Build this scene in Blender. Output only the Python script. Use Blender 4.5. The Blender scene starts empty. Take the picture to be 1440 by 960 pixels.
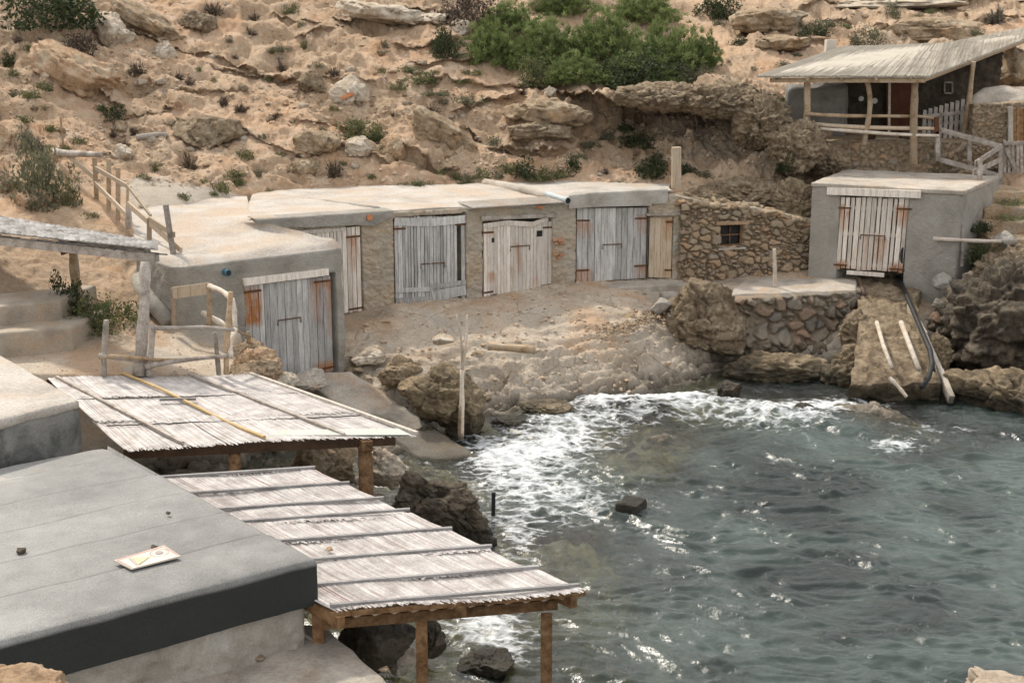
import bpy, bmesh, math, random
import numpy as np
from mathutils import Vector, Matrix
R_ = math.radians
sc = bpy.context.scene
COL = sc.collection
# ------------------------------------------------------------------ camera model (used to survey the place)
H, PITCH, F = 9.0, R_(13.5), 2000.0
cP, sP = math.cos(PITCH), math.sin(PITCH)
def P(u, v, Y):
    ru, rv = (u-720)/F, (480-v)/F
    t = Y/(cP+rv*sP)
    return np.array([ru*t, Y, H+t*(-sP+rv*cP)])
def PZ(u, v, z):
    ru, rv = (u-720)/F, (480-v)/F
    t = (z-H)/(-sP+rv*cP)
    return np.array([ru*t, t*(cP+rv*sP), z])
def pxm(Y): return F/(Y*1.02)          # pixels per metre at range Y
# ------------------------------------------------------------------ numpy noise
_rng = np.random.RandomState(7)
_perm = _rng.permutation(256); _perm = np.concatenate([_perm, _perm, _perm])
_g = _rng.normal(size=(256, 3)); _g /= np.linalg.norm(_g, axis=1)[:, None]
def pn(p):
    pi = np.floor(p).astype(int); f = p-pi; pi &= 255
    w = f*f*f*(f*(f*6-15)+10)
    out = 0
    for i in (0, 1):
        for j in (0, 1):
            for k in (0, 1):
                h = _perm[_perm[_perm[(pi[:, 0]+i) & 255]+((pi[:, 1]+j) & 255)]+((pi[:, 2]+k) & 255)]
                d = (_g[h]*(f-np.array([i, j, k]))).sum(1)
                out = out+d*(w[:, 0] if i else 1-w[:, 0])*(w[:, 1] if j else 1-w[:, 1])*(w[:, 2] if k else 1-w[:, 2])
    return out*1.5
def fbm(p, o=4, g=.5, lac=2.03):
    a, s = 1, 0
    for _ in range(o):
        s = s+a*pn(p); p = p*lac+11.3; a *= g
    return s
def ridged(p, o=4, g=.5):
    a, s = 1, 0
    for _ in range(o):
        s = s+a*(1-2*np.abs(pn(p))); p = p*2.03+5.1; a *= g
    return s*.5
def _h3(i, j, k, c):
    n = (i*374761393+j*668265263+k*2147483647+c*1274126177) & 0xffffffff
    n = ((n ^ (n >> 13))*1274126177) & 0xffffffff
    return ((n ^ (n >> 16)) & 0xffff)/65535.0
def worley(p, jit=.9, two=False):
    p = np.asarray(p, float); pi = np.floor(p).astype(np.int64); n = len(p)
    f1 = np.full(n, 9.); f2 = np.full(n, 9.); rid = np.zeros(n)
    for i in (-1, 0, 1):
        for j in (-1, 0, 1):
            for k in ((0,) if two else (-1, 0, 1)):
                a, b, c = pi[:, 0]+i, pi[:, 1]+j, pi[:, 2]+k
                q = np.stack([a+.5+jit*(_h3(a, b, c, 1)-.5), b+.5+jit*(_h3(a, b, c, 2)-.5),
                              (p[:, 2] if two else c+.5+jit*(_h3(a, b, c, 3)-.5))], 1)
                d = np.sqrt(((p-q)**2).sum(1))
                m = d < f1
                f2 = np.where(m, f1, np.minimum(f2, d)); rid = np.where(m, _h3(a, b, c, 4), rid); f1 = np.where(m, d, f1)
    return f1, f2, rid
def facet(p, slope=.9, jit=.95):
    """chunky broken rock: every cell is its own tilted plane."""
    p = np.asarray(p, float); pi = np.floor(p).astype(np.int64); n = len(p); f1 = np.full(n, 9.); out = np.zeros(n); f2 = np.full(n, 9.)
    for i in (-1, 0, 1):
        for j in (-1, 0, 1):
            for k in (-1, 0, 1):
                a, b, c = pi[:, 0]+i, pi[:, 1]+j, pi[:, 2]+k
                q = p-np.stack([a+.5+jit*(_h3(a, b, c, 1)-.5), b+.5+jit*(_h3(a, b, c, 2)-.5), c+.5+jit*(_h3(a, b, c, 3)-.5)], 1)
                d = np.sqrt((q**2).sum(1)); m = d < f1
                h = (_h3(a, b, c, 4)-.5)*.9+slope*(q[:, 0]*(_h3(a, b, c, 5)-.5)+q[:, 1]*(_h3(a, b, c, 6)-.5)+q[:, 2]*(_h3(a, b, c, 7)-.5))*2
                f2 = np.where(m, f1, np.minimum(f2, d)); out = np.where(m, h, out); f1 = np.where(m, d, f1)
    return out-.55*(1-sst(0, .09, f2-f1))
def sst(a, b, x):
    t = np.clip((x-a)/(b-a), 0, 1); return t*t*(3-2*t)
class TPS:
    def __init__(s, pts, vals, lam=1e-3):
        s.p = np.array(pts, float); n = len(s.p); s.sc = s.p.std(); s.p = s.p/s.sc
        K = s.k(s.p); K += lam*np.eye(n); A = np.hstack([np.ones((n, 1)), s.p])
        M = np.block([[K, A], [A.T, np.zeros((3, 3))]])
        s.w = np.linalg.solve(M, np.concatenate([vals, np.zeros(3)]))
    def k(s, q):
        d2 = ((q[:, None]-s.p[None])**2).sum(2)+1e-12
        return .5*d2*np.log(d2)
    def __call__(s, q):
        q = np.atleast_2d(np.array(q, float))/s.sc; out = []
        for c in np.array_split(q, max(1, len(q)//20000)):
            out.append(s.k(c)@s.w[:-3]+s.w[-3]+c@s.w[-2:])
        return np.concatenate(out)
# ------------------------------------------------------------------ node materials
class G:
    def __init__(s, nt): s.nt = nt
    def n(s, t, ins=None, **kw):
        o = s.nt.nodes.new(t)
        for k, v in kw.items(): setattr(o, k, v)
        for k, v in (ins or {}).items():
            if isinstance(v, bpy.types.NodeSocket): s.nt.links.new(v, o.inputs[k])
            else: o.inputs[k].default_value = v
        return o
    def math(s, op, a, b=0, clamp=False):
        o = s.n('ShaderNodeMath', {0: a, 1: b}, operation=op); o.use_clamp = clamp; return o.outputs[0]
    def mix(s, f, a, b, mode='MIX'):
        a = (*a, 1) if isinstance(a, tuple) and len(a) == 3 else a
        b = (*b, 1) if isinstance(b, tuple) and len(b) == 3 else b
        o = s.n('ShaderNodeMix', {0: f, 6: a, 7: b}, data_type='RGBA', blend_type=mode); return o.outputs[2]
    def mr(s, x, a, b, c=0., d=1.):
        return s.n('ShaderNodeMapRange', {0: x, 1: a, 2: b, 3: c, 4: d}).outputs[0]
    def noise(s, vec, scale, detail=5, rough=.6, dist=0.):
        return s.n('ShaderNodeTexNoise', {'Vector': vec, 'Scale': scale, 'Detail': detail, 'Roughness': rough, 'Distortion': dist}).outputs[0]
    def ramp(s, f, cols):
        o = s.n('ShaderNodeValToRGB', {0: f}); e = o.color_ramp.elements
        while len(e) < len(cols): e.new(.5)
        for i, c in enumerate(cols):
            e[i].position = c[0]; e[i].color = (*c[1], 1)
        return o.outputs[0]
def newmat(name):
    m = bpy.data.materials.new(name); m.use_nodes = True; m.node_tree.nodes.clear()
    g = G(m.node_tree); out = g.n('ShaderNodeOutputMaterial'); return m, g, out
def evenramp(cols, lo=.3, hi=.7):
    if len(cols) == 1: cols = cols*2
    return [(lo+(hi-lo)*i/(len(cols)-1), c) for i, c in enumerate(cols)]
def attr(g):
    a = g.n('ShaderNodeAttribute', attribute_name='var'); s = g.n('ShaderNodeSeparateColor', {0: a.outputs[0]})
    return s.outputs
def M(name, cols, scale=2., rough=.9, vary=0., rust=None, mask=None, rcols=None, fine=(25., .25), bump=(12., .5, .03), bump2=None, tide=False,
      stretch=(1, 1, 1), stain=None, spec=.2, lo=.35, hi=.65):
    m, g, out = newmat(name)
    tc = g.n('ShaderNodeTexCoord').outputs['Object']
    mp = g.n('ShaderNodeMapping', {'Vector': tc, 'Scale': stretch}).outputs[0]
    at = attr(g)
    n1 = g.noise(mp, scale, 7, .62)
    if rcols: col = g.mix(.45, g.ramp(at[0], evenramp(rcols, 0, 1)), g.ramp(n1, evenramp(cols, lo, hi)))
    else: col = g.ramp(n1, evenramp(cols, lo, hi))
    if stain:
        n3 = g.noise(tc, stain[1], 6, .65, .6)
        col = g.mix(g.math('MULTIPLY', g.mr(n3, stain[2], stain[2]+.16), stain[3]), col, stain[0])
    n2 = g.noise(mp, fine[0], 4, .7)
    val = g.mr(n2, .25, .75, 1-fine[1], 1+fine[1])
    if vary: val = g.math('MULTIPLY', val, g.mr(at[0], 0., 1., 1-vary, 1+vary))
    col = g.mix(1., col, g.n('ShaderNodeCombineColor', {0: val, 1: val, 2: val}).outputs[0], 'MULTIPLY')
    if mask: col = g.mix(at[2], col, mask)
    if rust:
        rf = g.math('MULTIPLY', at[1], g.mr(g.noise(mp, 5., 5, .75), .27, .55), True)
        col = g.mix(rf, col, g.ramp(g.noise(tc, 30., 3), evenramp(rust)))
    if tide:
        gz = g.n('ShaderNodeSeparateXYZ', {0: g.n('ShaderNodeNewGeometry').outputs[0]}).outputs[2]
        col = g.mix(g.mr(g.math('ADD', gz, g.math('MULTIPLY', g.math('SUBTRACT', n1, .5), .5)), .22, .48, .72, 0.), col, (.035, .032, .022))
    b = g.n('ShaderNodeBump', {'Strength': bump[1], 'Distance': bump[2], 'Height': g.noise(mp, bump[0], 8, .68)}).outputs[0]
    if bump2: b = g.n('ShaderNodeBump', {'Strength': bump2[1], 'Distance': bump2[2], 'Height': g.noise(tc, bump2[0], 6, .7), 'Normal': b}).outputs[0]
    p = g.n('ShaderNodeBsdfPrincipled', {'Base Color': col, 'Roughness': rough, 'Normal': b, 'Specular IOR Level': spec})
    g.nt.links.new(p.outputs[0], out.inputs[0]); return m
RUST = [(.16, .055, .018), (.40, .17, .055), (.27, .10, .03)]
MT = {}
MT['grey_wood'] = M('grey_wood', [(.29, .28, .265), (.43, .415, .395), (.53, .515, .49)], 3., .85, .3, RUST, fine=(18., .3), stretch=(6, 6, .6), bump=(14., .6, .012))
MT['bleached_wood'] = M('bleached_wood', [(.47, .405, .335), (.62, .555, .48), (.69, .64, .575)], 3., .85, .22, RUST, fine=(18., .25), stretch=(6, 6, .6), bump=(14., .6, .012))
MT['tan_wood'] = M('tan_wood', [(.33, .25, .17), (.45, .36, .26), (.42, .36, .29)], 3., .85, .2, RUST, fine=(18., .25), stretch=(6, 6, .6), bump=(14., .6, .012))
MT['brown_wood'] = M('brown_wood', [(.10, .055, .025), (.19, .105, .05), (.26, .16, .085)], 3., .8, .3, fine=(20., .3), stretch=(3, 3, 3), bump=(20., .5, .01))
MT['dark_wood'] = M('dark_wood', [(.05, .03, .018), (.09, .052, .03)], 3., .8, .3, bump=(20., .5, .01))
MT['branch'] = M('branch', [(.20, .17, .14), (.33, .29, .25), (.42, .38, .34)], 4., .9, .2, fine=(40., .35), bump=(18., .8, .02))
MT['pale_branch'] = M('pale_branch', [(.42, .35, .27), (.6, .53, .45)], 4., .9, .2, fine=(40., .3), bump=(18., .8, .02))
MT['rail_wood'] = M('rail_wood', [(.25, .17, .10), (.38, .28, .18), (.35, .29, .22)], 4., .9, .25, fine=(30., .3), bump=(18., .6, .015))
MT['bamboo'] = M('bamboo', [(.40, .27, .11), (.48, .35, .18)], 3., .6, .1)
MT['concrete'] = M('concrete', [(.255, .235, .20), (.325, .30, .26), (.37, .345, .30)], 1.3, .92, fine=(40., .16), bump=(22., .9, .03), bump2=(5., .7, .08), stain=((.20, .18, .145), .9, .55, .45))
MT['roof_concrete'] = M('roof_concrete', [(.33, .295, .255), (.425, .39, .345), (.475, .44, .395)], .9, .93, fine=(22., .28), bump=(20., .8, .03), stain=((.43, .33, .24), .55, .46, .7))
MT['slab_concrete'] = M('slab_concrete', [(.27, .24, .20), (.39, .35, .295), (.46, .41, .35)], 1.4, .9, fine=(22., .26), bump=(16., .8, .04), stain=((.36, .255, .165), .8, .5, .7), tide=True)
MT['plaster_old'] = M('plaster_old', [(.27, .245, .205), (.37, .34, .295), (.42, .40, .36)], 1.6, .92, fine=(40., .2), bump=(20., .8, .03), stain=((.50, .47, .42), 1.4, .56, .8))
MT['stone'] = M('stone', [(.22, .165, .11), (.32, .245, .165), (.38, .31, .22)], 3., .95, rcols=[(.20, .16, .115), (.37, .28, .18), (.24, .21, .175), (.42, .24, .125), (.36, .30, .21), (.22, .185, .14), (.33, .215, .13)], mask=(.20, .155, .105), fine=(25., .3), bump=(14., .9, .04))
MT['grey_stone'] = M('grey_stone', [(.16, .14, .11), (.24, .205, .16), (.29, .25, .19)], 3., .95, rcols=[(.12, .115, .105), (.23, .19, .14), (.15, .145, .135), (.30, .16, .085), (.20, .165, .12), (.11, .105, .10)], mask=(.24, .195, .14), fine=(25., .3), bump=(14., .9, .04), tide=True)
MT['render_stone'] = M('render_stone', [(.34, .275, .20), (.42, .345, .255), (.47, .40, .31)], 1.5, .95, rcols=[(.36, .29, .21), (.47, .36, .24), (.36, .31, .25), (.50, .33, .19)], mask=(.41, .365, .295), fine=(25., .25), bump=(12., .9, .05))
MT['rock'] = M('rock', [(.24, .175, .11), (.36, .27, .175), (.44, .36, .26)], 1.6, .95, fine=(14., .35), bump=(9., 1., .10), bump2=(28., .8, .03), stain=((.46, .26, .125), .8, .55, .6), tide=True)
MT['pale_rock'] = M('pale_rock', [(.36, .285, .205), (.49, .41, .315), (.56, .50, .41)], 1.6, .95, fine=(14., .25), bump=(9., 1., .08), stain=((.44, .26, .14), .9, .6, .6))
MT['orange_rock'] = M('orange_rock', [(.36, .235, .14), (.47, .325, .205), (.50, .40, .285)], 1.8, .95, fine=(14., .3), bump=(9., 1., .10))
MT['crust_rock'] = M('crust_rock', [(.19, .145, .095), (.32, .245, .16), (.43, .345, .24)], 3.2, .95, fine=(12., .45), bump=(10., 1., .14), bump2=(26., .9, .05), tide=True)
MT['wet_rock'] = M('wet_rock', [(.05, .04, .029), (.105, .083, .056), (.19, .15, .105)], 1.9, .75, fine=(12., .4), bump=(8., 1., .12), bump2=(24., .9, .04), spec=.35, tide=True)
MT['sea_rock'] = M('sea_rock', [(.13, .10, .062), (.25, .19, .115), (.34, .27, .175)], 1.4, .8, fine=(12., .4), bump=(8., 1., .12), bump2=(24., .9, .04), spec=.3, tide=True)
MT['metal'] = M('metal', [(.06, .05, .045), (.13, .07, .04)], 8., .6)
MT['rusty_metal'] = M('rusty_metal', [(.07, .035, .02), (.16, .075, .03)], 12., .75)
MT['black'] = M('black', [(.015, .015, .015), (.03, .03, .03)], 5., .5)
MT['pipe'] = M('pipe', [(.38, .42, .42), (.46, .5, .5)], 6., .5)
MT['teal_pipe'] = M('teal_pipe', [(.03, .10, .13), (.07, .17, .2)], 6., .5)
MT['terracotta'] = M('terracotta', [(.50, .17, .07), (.58, .25, .12)], 6., .85)
MT['old_brick'] = M('old_brick', [(.30, .14, .075), (.42, .22, .13), (.40, .28, .19)], 8., .95, .2)
MT['white_board'] = M('white_board', [(.50, .45, .385), (.56, .51, .44)], 3., .6, fine=(30., .05), bump=(30., .1, .002))
MT['faded_pink'] = M('faded_pink', [(.55, .25, .22), (.6, .32, .28)], 6., .6)
MT['faded_yellow'] = M('faded_yellow', [(.45, .39, .22), (.50, .44, .29)], 6., .6)
MT['faded_mauve'] = M('faded_mauve', [(.32, .25, .25), (.40, .31, .31)], 6., .6)
MT['white_paint'] = M('white_paint', [(.6, .58, .54), (.7, .68, .64)], 5., .8)
MT['door_brown'] = M('door_brown', [(.085, .03, .014), (.12, .045, .02)], 4., .6)
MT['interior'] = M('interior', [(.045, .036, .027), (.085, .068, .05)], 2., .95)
MT['dark_concrete'] = M('dark_concrete', [(.13, .13, .12), (.20, .195, .18), (.25, .24, .22)], 1.6, .92, fine=(40., .2), bump=(20., .8, .03), stain=((.045, .05, .042), 1.0, .41, .9))
MT['reed'] = M('reed', [(.50, .465, .435), (.62, .585, .555), (.70, .67, .64)], 3.2, .85, .22, fine=(30., .22), bump=(30., .2, .003), mask=(.42, .30, .28))
MT['reed_tan'] = M('reed_tan', [(.37, .335, .275), (.42, .38, .315), (.44, .405, .34)], 2., .9, .06, fine=(30., .2))
MT['reed_grey'] = M('reed_grey', [(.17, .16, .15), (.26, .25, .235), (.32, .31, .295)], 2.4, .9, .3, fine=(30., .25))
MT['batten'] = M('batten', [(.20, .19, .185), (.31, .30, .29)], 3., .85, .15, fine=(30., .2))
MT['sheet'] = M('sheet', [(.42, .44, .38), (.50, .52, .46)], 3., .5)
MT['thatch_edge'] = M('thatch_edge', [(.09, .08, .07), (.16, .15, .135)], 6., .9, .3)
MT['bench_cement'] = M('bench_cement', [(.14, .133, .118), (.20, .19, .17), (.25, .235, .21)], 1.6, .92, fine=(30., .2), bump=(20., .8, .03))
MT['step_concrete'] = M('step_concrete', [(.27, .23, .18), (.36, .31, .245), (.41, .35, .28)], 1.3, .92, fine=(30., .2), bump=(20., .8, .03), stain=((.42, .29, .19), 1.6, .52, .8))
MT['soil_step'] = M('soil_step', [(.30, .215, .135), (.42, .31, .20), (.38, .31, .23)], 2., .95, fine=(14., .3), bump=(10., 1., .06))
# black roofing felt: one membrane, its upper side dulled by dust settled in drifts
def felt():
    m, g, out = newmat('roofing_felt'); tc = g.n('ShaderNodeTexCoord').outputs['Object']; at = attr(g)
    n1 = g.noise(tc, .55, 5, .55, .4); n2 = g.noise(tc, 70., 4, .8); n3 = g.noise(tc, 3.5, 5, .6)
    sx = g.n('ShaderNodeSeparateXYZ', {0: tc}).outputs[0]
    dust = g.math('MULTIPLY', at[2], g.mr(g.math('ADD', g.math('ADD', n1, g.math('MULTIPLY', n3, .35)), g.math('MULTIPLY', sx, -.035)), .50, 1.05, .45, 1.), True)
    col = g.mix(dust, g.ramp(n2, evenramp([(.012, .014, .012), (.024, .026, .023)])), g.ramp(n2, evenramp([(.16, .158, .148), (.44, .43, .405)])))
    b = g.n('ShaderNodeBump', {'Strength': .5, 'Distance': .006, 'Height': n2}).outputs[0]
    b = g.n('ShaderNodeBump', {'Strength': .5, 'Distance': .05, 'Height': n3, 'Normal': b}).outputs[0]
    p = g.n('ShaderNodeBsdfPrincipled', {'Base Color': col, 'Roughness': .8, 'Normal': b, 'Specular IOR Level': .3})
    g.nt.links.new(p.outputs[0], out.inputs[0]); return m
MT['felt'] = felt()
MT['rubble'] = M('rubble', [(.36, .26, .17), (.46, .36, .26)], 3., .95, rcols=[(.34, .235, .15), (.46, .36, .26), (.36, .30, .235), (.52, .44, .34), (.44, .28, .16)], fine=(30., .2))
# earth and rock of the hillside: R = rockiness, G = grey crust, B = trodden concrete path
def earth(name, sand, rockc, grey, path, wet=False, sc1=1.):
    m, g, out = newmat(name); tc = g.n('ShaderNodeTexCoord').outputs['Object']; at = attr(g)
    n1 = g.noise(tc, 1.1*sc1, 8, .65, .3); n2 = g.noise(tc, 9., 6, .7); n3 = g.noise(tc, .45, 5, .6); n4 = g.noise(tc, 34., 4, .7)
    s = g.mix(g.mr(g.noise(tc, .55, 4, .6, .5), .48, .62, 0., .55), g.ramp(n1, evenramp(sand, .34, .66)), (.46, .265, .135)); r = g.ramp(g.math('ADD', g.math('MULTIPLY', n1, .5), g.math('MULTIPLY', n2, .5)), evenramp(rockc, .36, .64))
    rf = g.mr(g.math('ADD', at[0], g.math('MULTIPLY', g.math('SUBTRACT', n2, .5), .9)), .3, .7)
    col = g.mix(rf, s, r)
    gf = g.mr(g.math('ADD', at[1], g.math('MULTIPLY', g.math('SUBTRACT', n2, .5), .8)), .35, .75)
    col = g.mix(gf, col, g.ramp(n2, evenramp(grey)))
    pf = g.mr(g.math('ADD', at[2], g.math('MULTIPLY', g.math('SUBTRACT', n1, .5), .8)), .4, .65)
    col = g.mix(pf, col, g.ramp(n1, evenramp(path)))
    v = g.math('MULTIPLY', g.mr(n4, .25, .75, .72, 1.25), g.mr(n3, .3, .7, .9, 1.1))
    col = g.mix(1., col, g.n('ShaderNodeCombineColor', {0: v, 1: v, 2: v}).outputs[0], 'MULTIPLY')
    rough = .95
    if wet:
        wv = g.n('ShaderNodeMix', {0: .12, 4: tc, 5: g.n('ShaderNodeTexNoise', {'Vector': tc, 'Scale': 1.6, 'Detail': 5.}).outputs[1]}, data_type='VECTOR').outputs[1]
        ck = g.n('ShaderNodeTexVoronoi', {'Vector': wv, 'Scale': 1.15}, feature='DISTANCE_TO_EDGE').outputs[0]
        ck = g.math('MULTIPLY', g.mr(ck, .003, .022, .5, 0.), g.math('MULTIPLY', g.mr(g.noise(tc, .8, 3), .4, .6), g.mr(at[0], .1, .4)), True)
        col = g.mix(ck, col, (.10, .075, .05))
        zc = g.n('ShaderNodeSeparateXYZ', {0: tc}).outputs[2]
        col = g.mix(g.mr(zc, -.02, -.16), col, g.ramp(n1, evenramp([(.09, .08, .03), (.26, .20, .07), (.36, .30, .14)])))
        w = g.mr(g.n('ShaderNodeSeparateXYZ', {0: tc}).outputs[2], .05, .42, 1., 0.)
        col = g.mix(g.math('MULTIPLY', g.math('MULTIPLY', w, .8), g.mr(zc, -.25, -.02)), col, (.06, .05, .033)); rough = g.mr(w, 0., 1., .95, .5)
    b = g.n('ShaderNodeBump', {'Strength': .9, 'Distance': .09, 'Height': n2}).outputs[0]
    b = g.n('ShaderNodeBump', {'Strength': .8, 'Distance': .03, 'Height': n4, 'Normal': b}).outputs[0]
    p = g.n('ShaderNodeBsdfPrincipled', {'Base Color': col, 'Roughness': rough, 'Normal': b, 'Specular IOR Level': .2})
    g.nt.links.new(p.outputs[0], out.inputs[0]); return m
SAND = [(.42, .275, .17), (.51, .36, .24), (.55, .43, .32)]
ROCKC = [(.33, .22, .135), (.455, .33, .22), (.53, .42, .305)]
GREY = [(.19, .15, .11), (.31, .255, .19), (.40, .34, .27)]
PATH = [(.41, .355, .285), (.50, .44, .36)]
MT['hill'] = earth('hillside_earth', SAND, ROCKC, GREY, PATH)
MT['ground'] = earth('shore_ground', [(.46, .365, .27), (.54, .45, .35), (.59, .515, .415)], [(.38, .31, .235), (.51, .44, .35), (.60, .53, .44)], GREY, PATH, True)
MT['seabed'] = M('seabed', [(.035, .05, .03), (.13, .115, .04), (.23, .185, .07)], .8, .9, fine=(6., .3), bump=(5., .8, .1))
def leaf(name, cols, tr=.25):
    m, g, out = newmat(name); at = attr(g)
    tc = g.n('ShaderNodeTexCoord').outputs['Object']
    c = g.ramp(g.math('ADD', g.math('MULTIPLY', at[0], .7), g.math('MULTIPLY', g.noise(tc, 2.2, 3), .3)), evenramp(cols, .1, .85))
    p = g.n('ShaderNodeBsdfPrincipled', {'Base Color': c, 'Roughness': .75, 'Specular IOR Level': .15})
    t = g.n('ShaderNodeBsdfTranslucent', {'Color': c})
    x = g.n('ShaderNodeMixShader', {0: tr, 1: p.outputs[0], 2: t.outputs[0]})
    g.nt.links.new(x.outputs[0], out.inputs[0]); return m
MT['pine_leaf'] = leaf('pine_leaf', [(.04, .055, .022), (.10, .14, .048), (.19, .235, .085), (.30, .325, .15)], .3)
MT['dark_leaf'] = leaf('dark_leaf', [(.02, .026, .014), (.04, .055, .024), (.07, .08, .035)])
MT['green_leaf'] = leaf('green_leaf', [(.05, .062, .025), (.085, .105, .045), (.14, .15, .065), (.2, .18, .07)])
MT['sage_leaf'] = leaf('sage_leaf', [(.085, .085, .055), (.14, .14, .085), (.2, .195, .12)])
MT['dry_twig'] = leaf('dry_twig', [(.05, .036, .026), (.09, .068, .05), (.14, .11, .085)], .05)
MT['grey_twig'] = leaf('grey_twig', [(.10, .085, .065), (.17, .145, .115), (.24, .21, .17)], .05)
# ------------------------------------------------------------------ mesh helpers
def mesh_obj(name, V, Fc, mat, parent=None, var=None, loc=None, smooth=False):
    me = bpy.data.meshes.new(name)
    V = np.asarray(V, float)
    base = np.array(parent['_base']) if parent is not None else (np.array(loc) if loc is not None else np.zeros(3))
    V = V-base
    if isinstance(Fc, np.ndarray):
        k = Fc.shape[1]; nf = len(Fc)
        me.vertices.add(len(V)); me.vertices.foreach_set('co', V.ravel())
        me.loops.add(nf*k); me.loops.foreach_set('vertex_index', Fc.ravel().astype(np.int32))
        me.polygons.add(nf); me.polygons.foreach_set('loop_start', np.arange(0, nf*k, k, dtype=np.int32))
        me.update(calc_edges=True)
    else:
        me.from_pydata(V.tolist(), [], Fc)
    if var is not None:
        a = me.attributes.new('var', 'FLOAT_COLOR', 'POINT')
        c = np.ones((len(V), 4)); c[:, :3] = var
        a.data.foreach_set('color', c.ravel())
    me.polygons.foreach_set('use_smooth', np.zeros(len(me.polygons), bool))
    if smooth: me.polygons.foreach_set('use_smooth', np.ones(len(me.polygons), bool))
    me.materials.append(mat)
    o = bpy.data.objects.new(name, me); COL.objects.link(o)
    if parent is not None:
        o.parent = parent; o['_base'] = list(base)
    else:
        o.location = base; o['_base'] = list(base)
    return o
def thing(name, label, cat, loc=(0, 0, 0), group=None):
    o = bpy.data.objects.new(name, None); COL.objects.link(o); o.empty_display_size = .2
    o.location = loc; o['_base'] = [float(x) for x in loc]
    return tag(o, label, cat, group)
def tag(o, label, cat, group=None, kind=None):
    o['label'] = label; o['category'] = cat
    if group: o['group'] = group
    if kind: o['kind'] = kind
    return o
def struct(o, kind='structure'):
    o['kind'] = kind; return o
rnd = random.Random(11)
class MB:
    def __init__(s): s.V = []; s.F = []; s.C = []
    def add(s, V, Fc, c=None):
        b = len(s.V); s.V += [tuple(map(float, v)) for v in V]; s.F += [tuple(b+i for i in f) for f in Fc]
        if c is None: c = (rnd.random(), 0, 0)
        s.C += [c]*len(V) if not isinstance(c, list) else c
    def frame(s, p0, p1, up=(0, 0, 1)):
        p0, p1 = np.array(p0, float), np.array(p1, float); d = p1-p0; L = np.linalg.norm(d); d /= L
        up = np.array(up, float); x = np.cross(d, up)
        if np.linalg.norm(x) < 1e-4: x = np.cross(d, (0, 1, 0))
        x /= np.linalg.norm(x); y = np.cross(x, d); return p0, p1, d, x, y, L
    def beam(s, p0, p1, w, h, up=(0, 0, 1), c=None, jit=0):
        p0, p1, d, x, y, L = s.frame(p0, p1, up)
        V = []
        for q in (p0, p1):
            for a, b in ((-1, -1), (1, -1), (1, 1), (-1, 1)):
                V.append(q+x*a*w/2*(1+jit*rnd.uniform(-1, 1))+y*b*h/2*(1+jit*rnd.uniform(-1, 1)))
        s.add(V, [(0, 3, 2, 1), (4, 5, 6, 7), (0, 1, 5, 4), (1, 2, 6, 5), (2, 3, 7, 6), (3, 0, 4, 7)], c)
    def tube(s, pts, r, n=8, c=None, wob=0.):
        pts = [np.array(p, float) for p in pts]; k = len(pts)
        rr = r if isinstance(r, (list, tuple)) else [r]*k
        V, Fc = [], []
        for i, p in enumerate(pts):
            d = pts[min(i+1, k-1)]-pts[max(i-1, 0)]; d /= np.linalg.norm(d)
            x = np.cross(d, (0, 0, 1) if abs(d[2]) < .9 else (0, 1, 0)); x /= np.linalg.norm(x); y = np.cross(x, d)
            for j in range(n):
                a = 2*math.pi*j/n; q = rr[i]*(1+wob*rnd.uniform(-1, 1))
                V.append(p+(x*math.cos(a)+y*math.sin(a))*q)
        for i in range(k-1):
            for j in range(n):
                a, b = i*n+j, i*n+(j+1) % n
                Fc.append((a, b, b+n, a+n))
        Fc.append(tuple(range(n))[::-1]); Fc.append(tuple(range((k-1)*n, k*n)))
        s.add(V, Fc, c if c is not None else (rnd.random(), 0, 0))
    def branch(s, p0, p1, r0, r1=None, bend=.05, k=7, n=8, c=None):
        p0, p1 = np.array(p0, float), np.array(p1, float); L = np.linalg.norm(p1-p0); r1 = r1 or r0*.8
        o = np.array([rnd.uniform(-1, 1) for _ in range(3)])*bend*L; o2 = np.array([rnd.uniform(-1, 1) for _ in range(3)])*bend*L*.5
        pts, rr = [], []
        for i in range(k):
            t = i/(k-1); pts.append(p0+(p1-p0)*t+o*math.sin(math.pi*t)+o2*math.sin(2*math.pi*t))
            rr.append((r0+(r1-r0)*t)*rnd.uniform(.88, 1.14))
        s.tube(pts, rr, n, c, .06)
    def build(s, name, mat, parent=None, smooth=False, loc=None):
        return mesh_obj(name, np.array(s.V), s.F, MT[mat] if isinstance(mat, str) else mat, parent, np.array(s.C, float)[:, :3], loc, smooth)
def one(fn, name, mat, parent=None, smooth=False, loc=None):
    b = MB(); fn(b); return b.build(name, mat, parent, smooth, loc)
def grid_faces(nr, nc):
    i, j = np.meshgrid(np.arange(nr-1), np.arange(nc-1), indexing='ij')
    a = (i*nc+j).ravel(); return np.stack([a, a+1, a+nc+1, a+nc], 1)
def plan_at(nodes, us, key):
    return np.interp(us, key, nodes[:, 0]), np.interp(us, key, nodes[:, 1])
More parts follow.
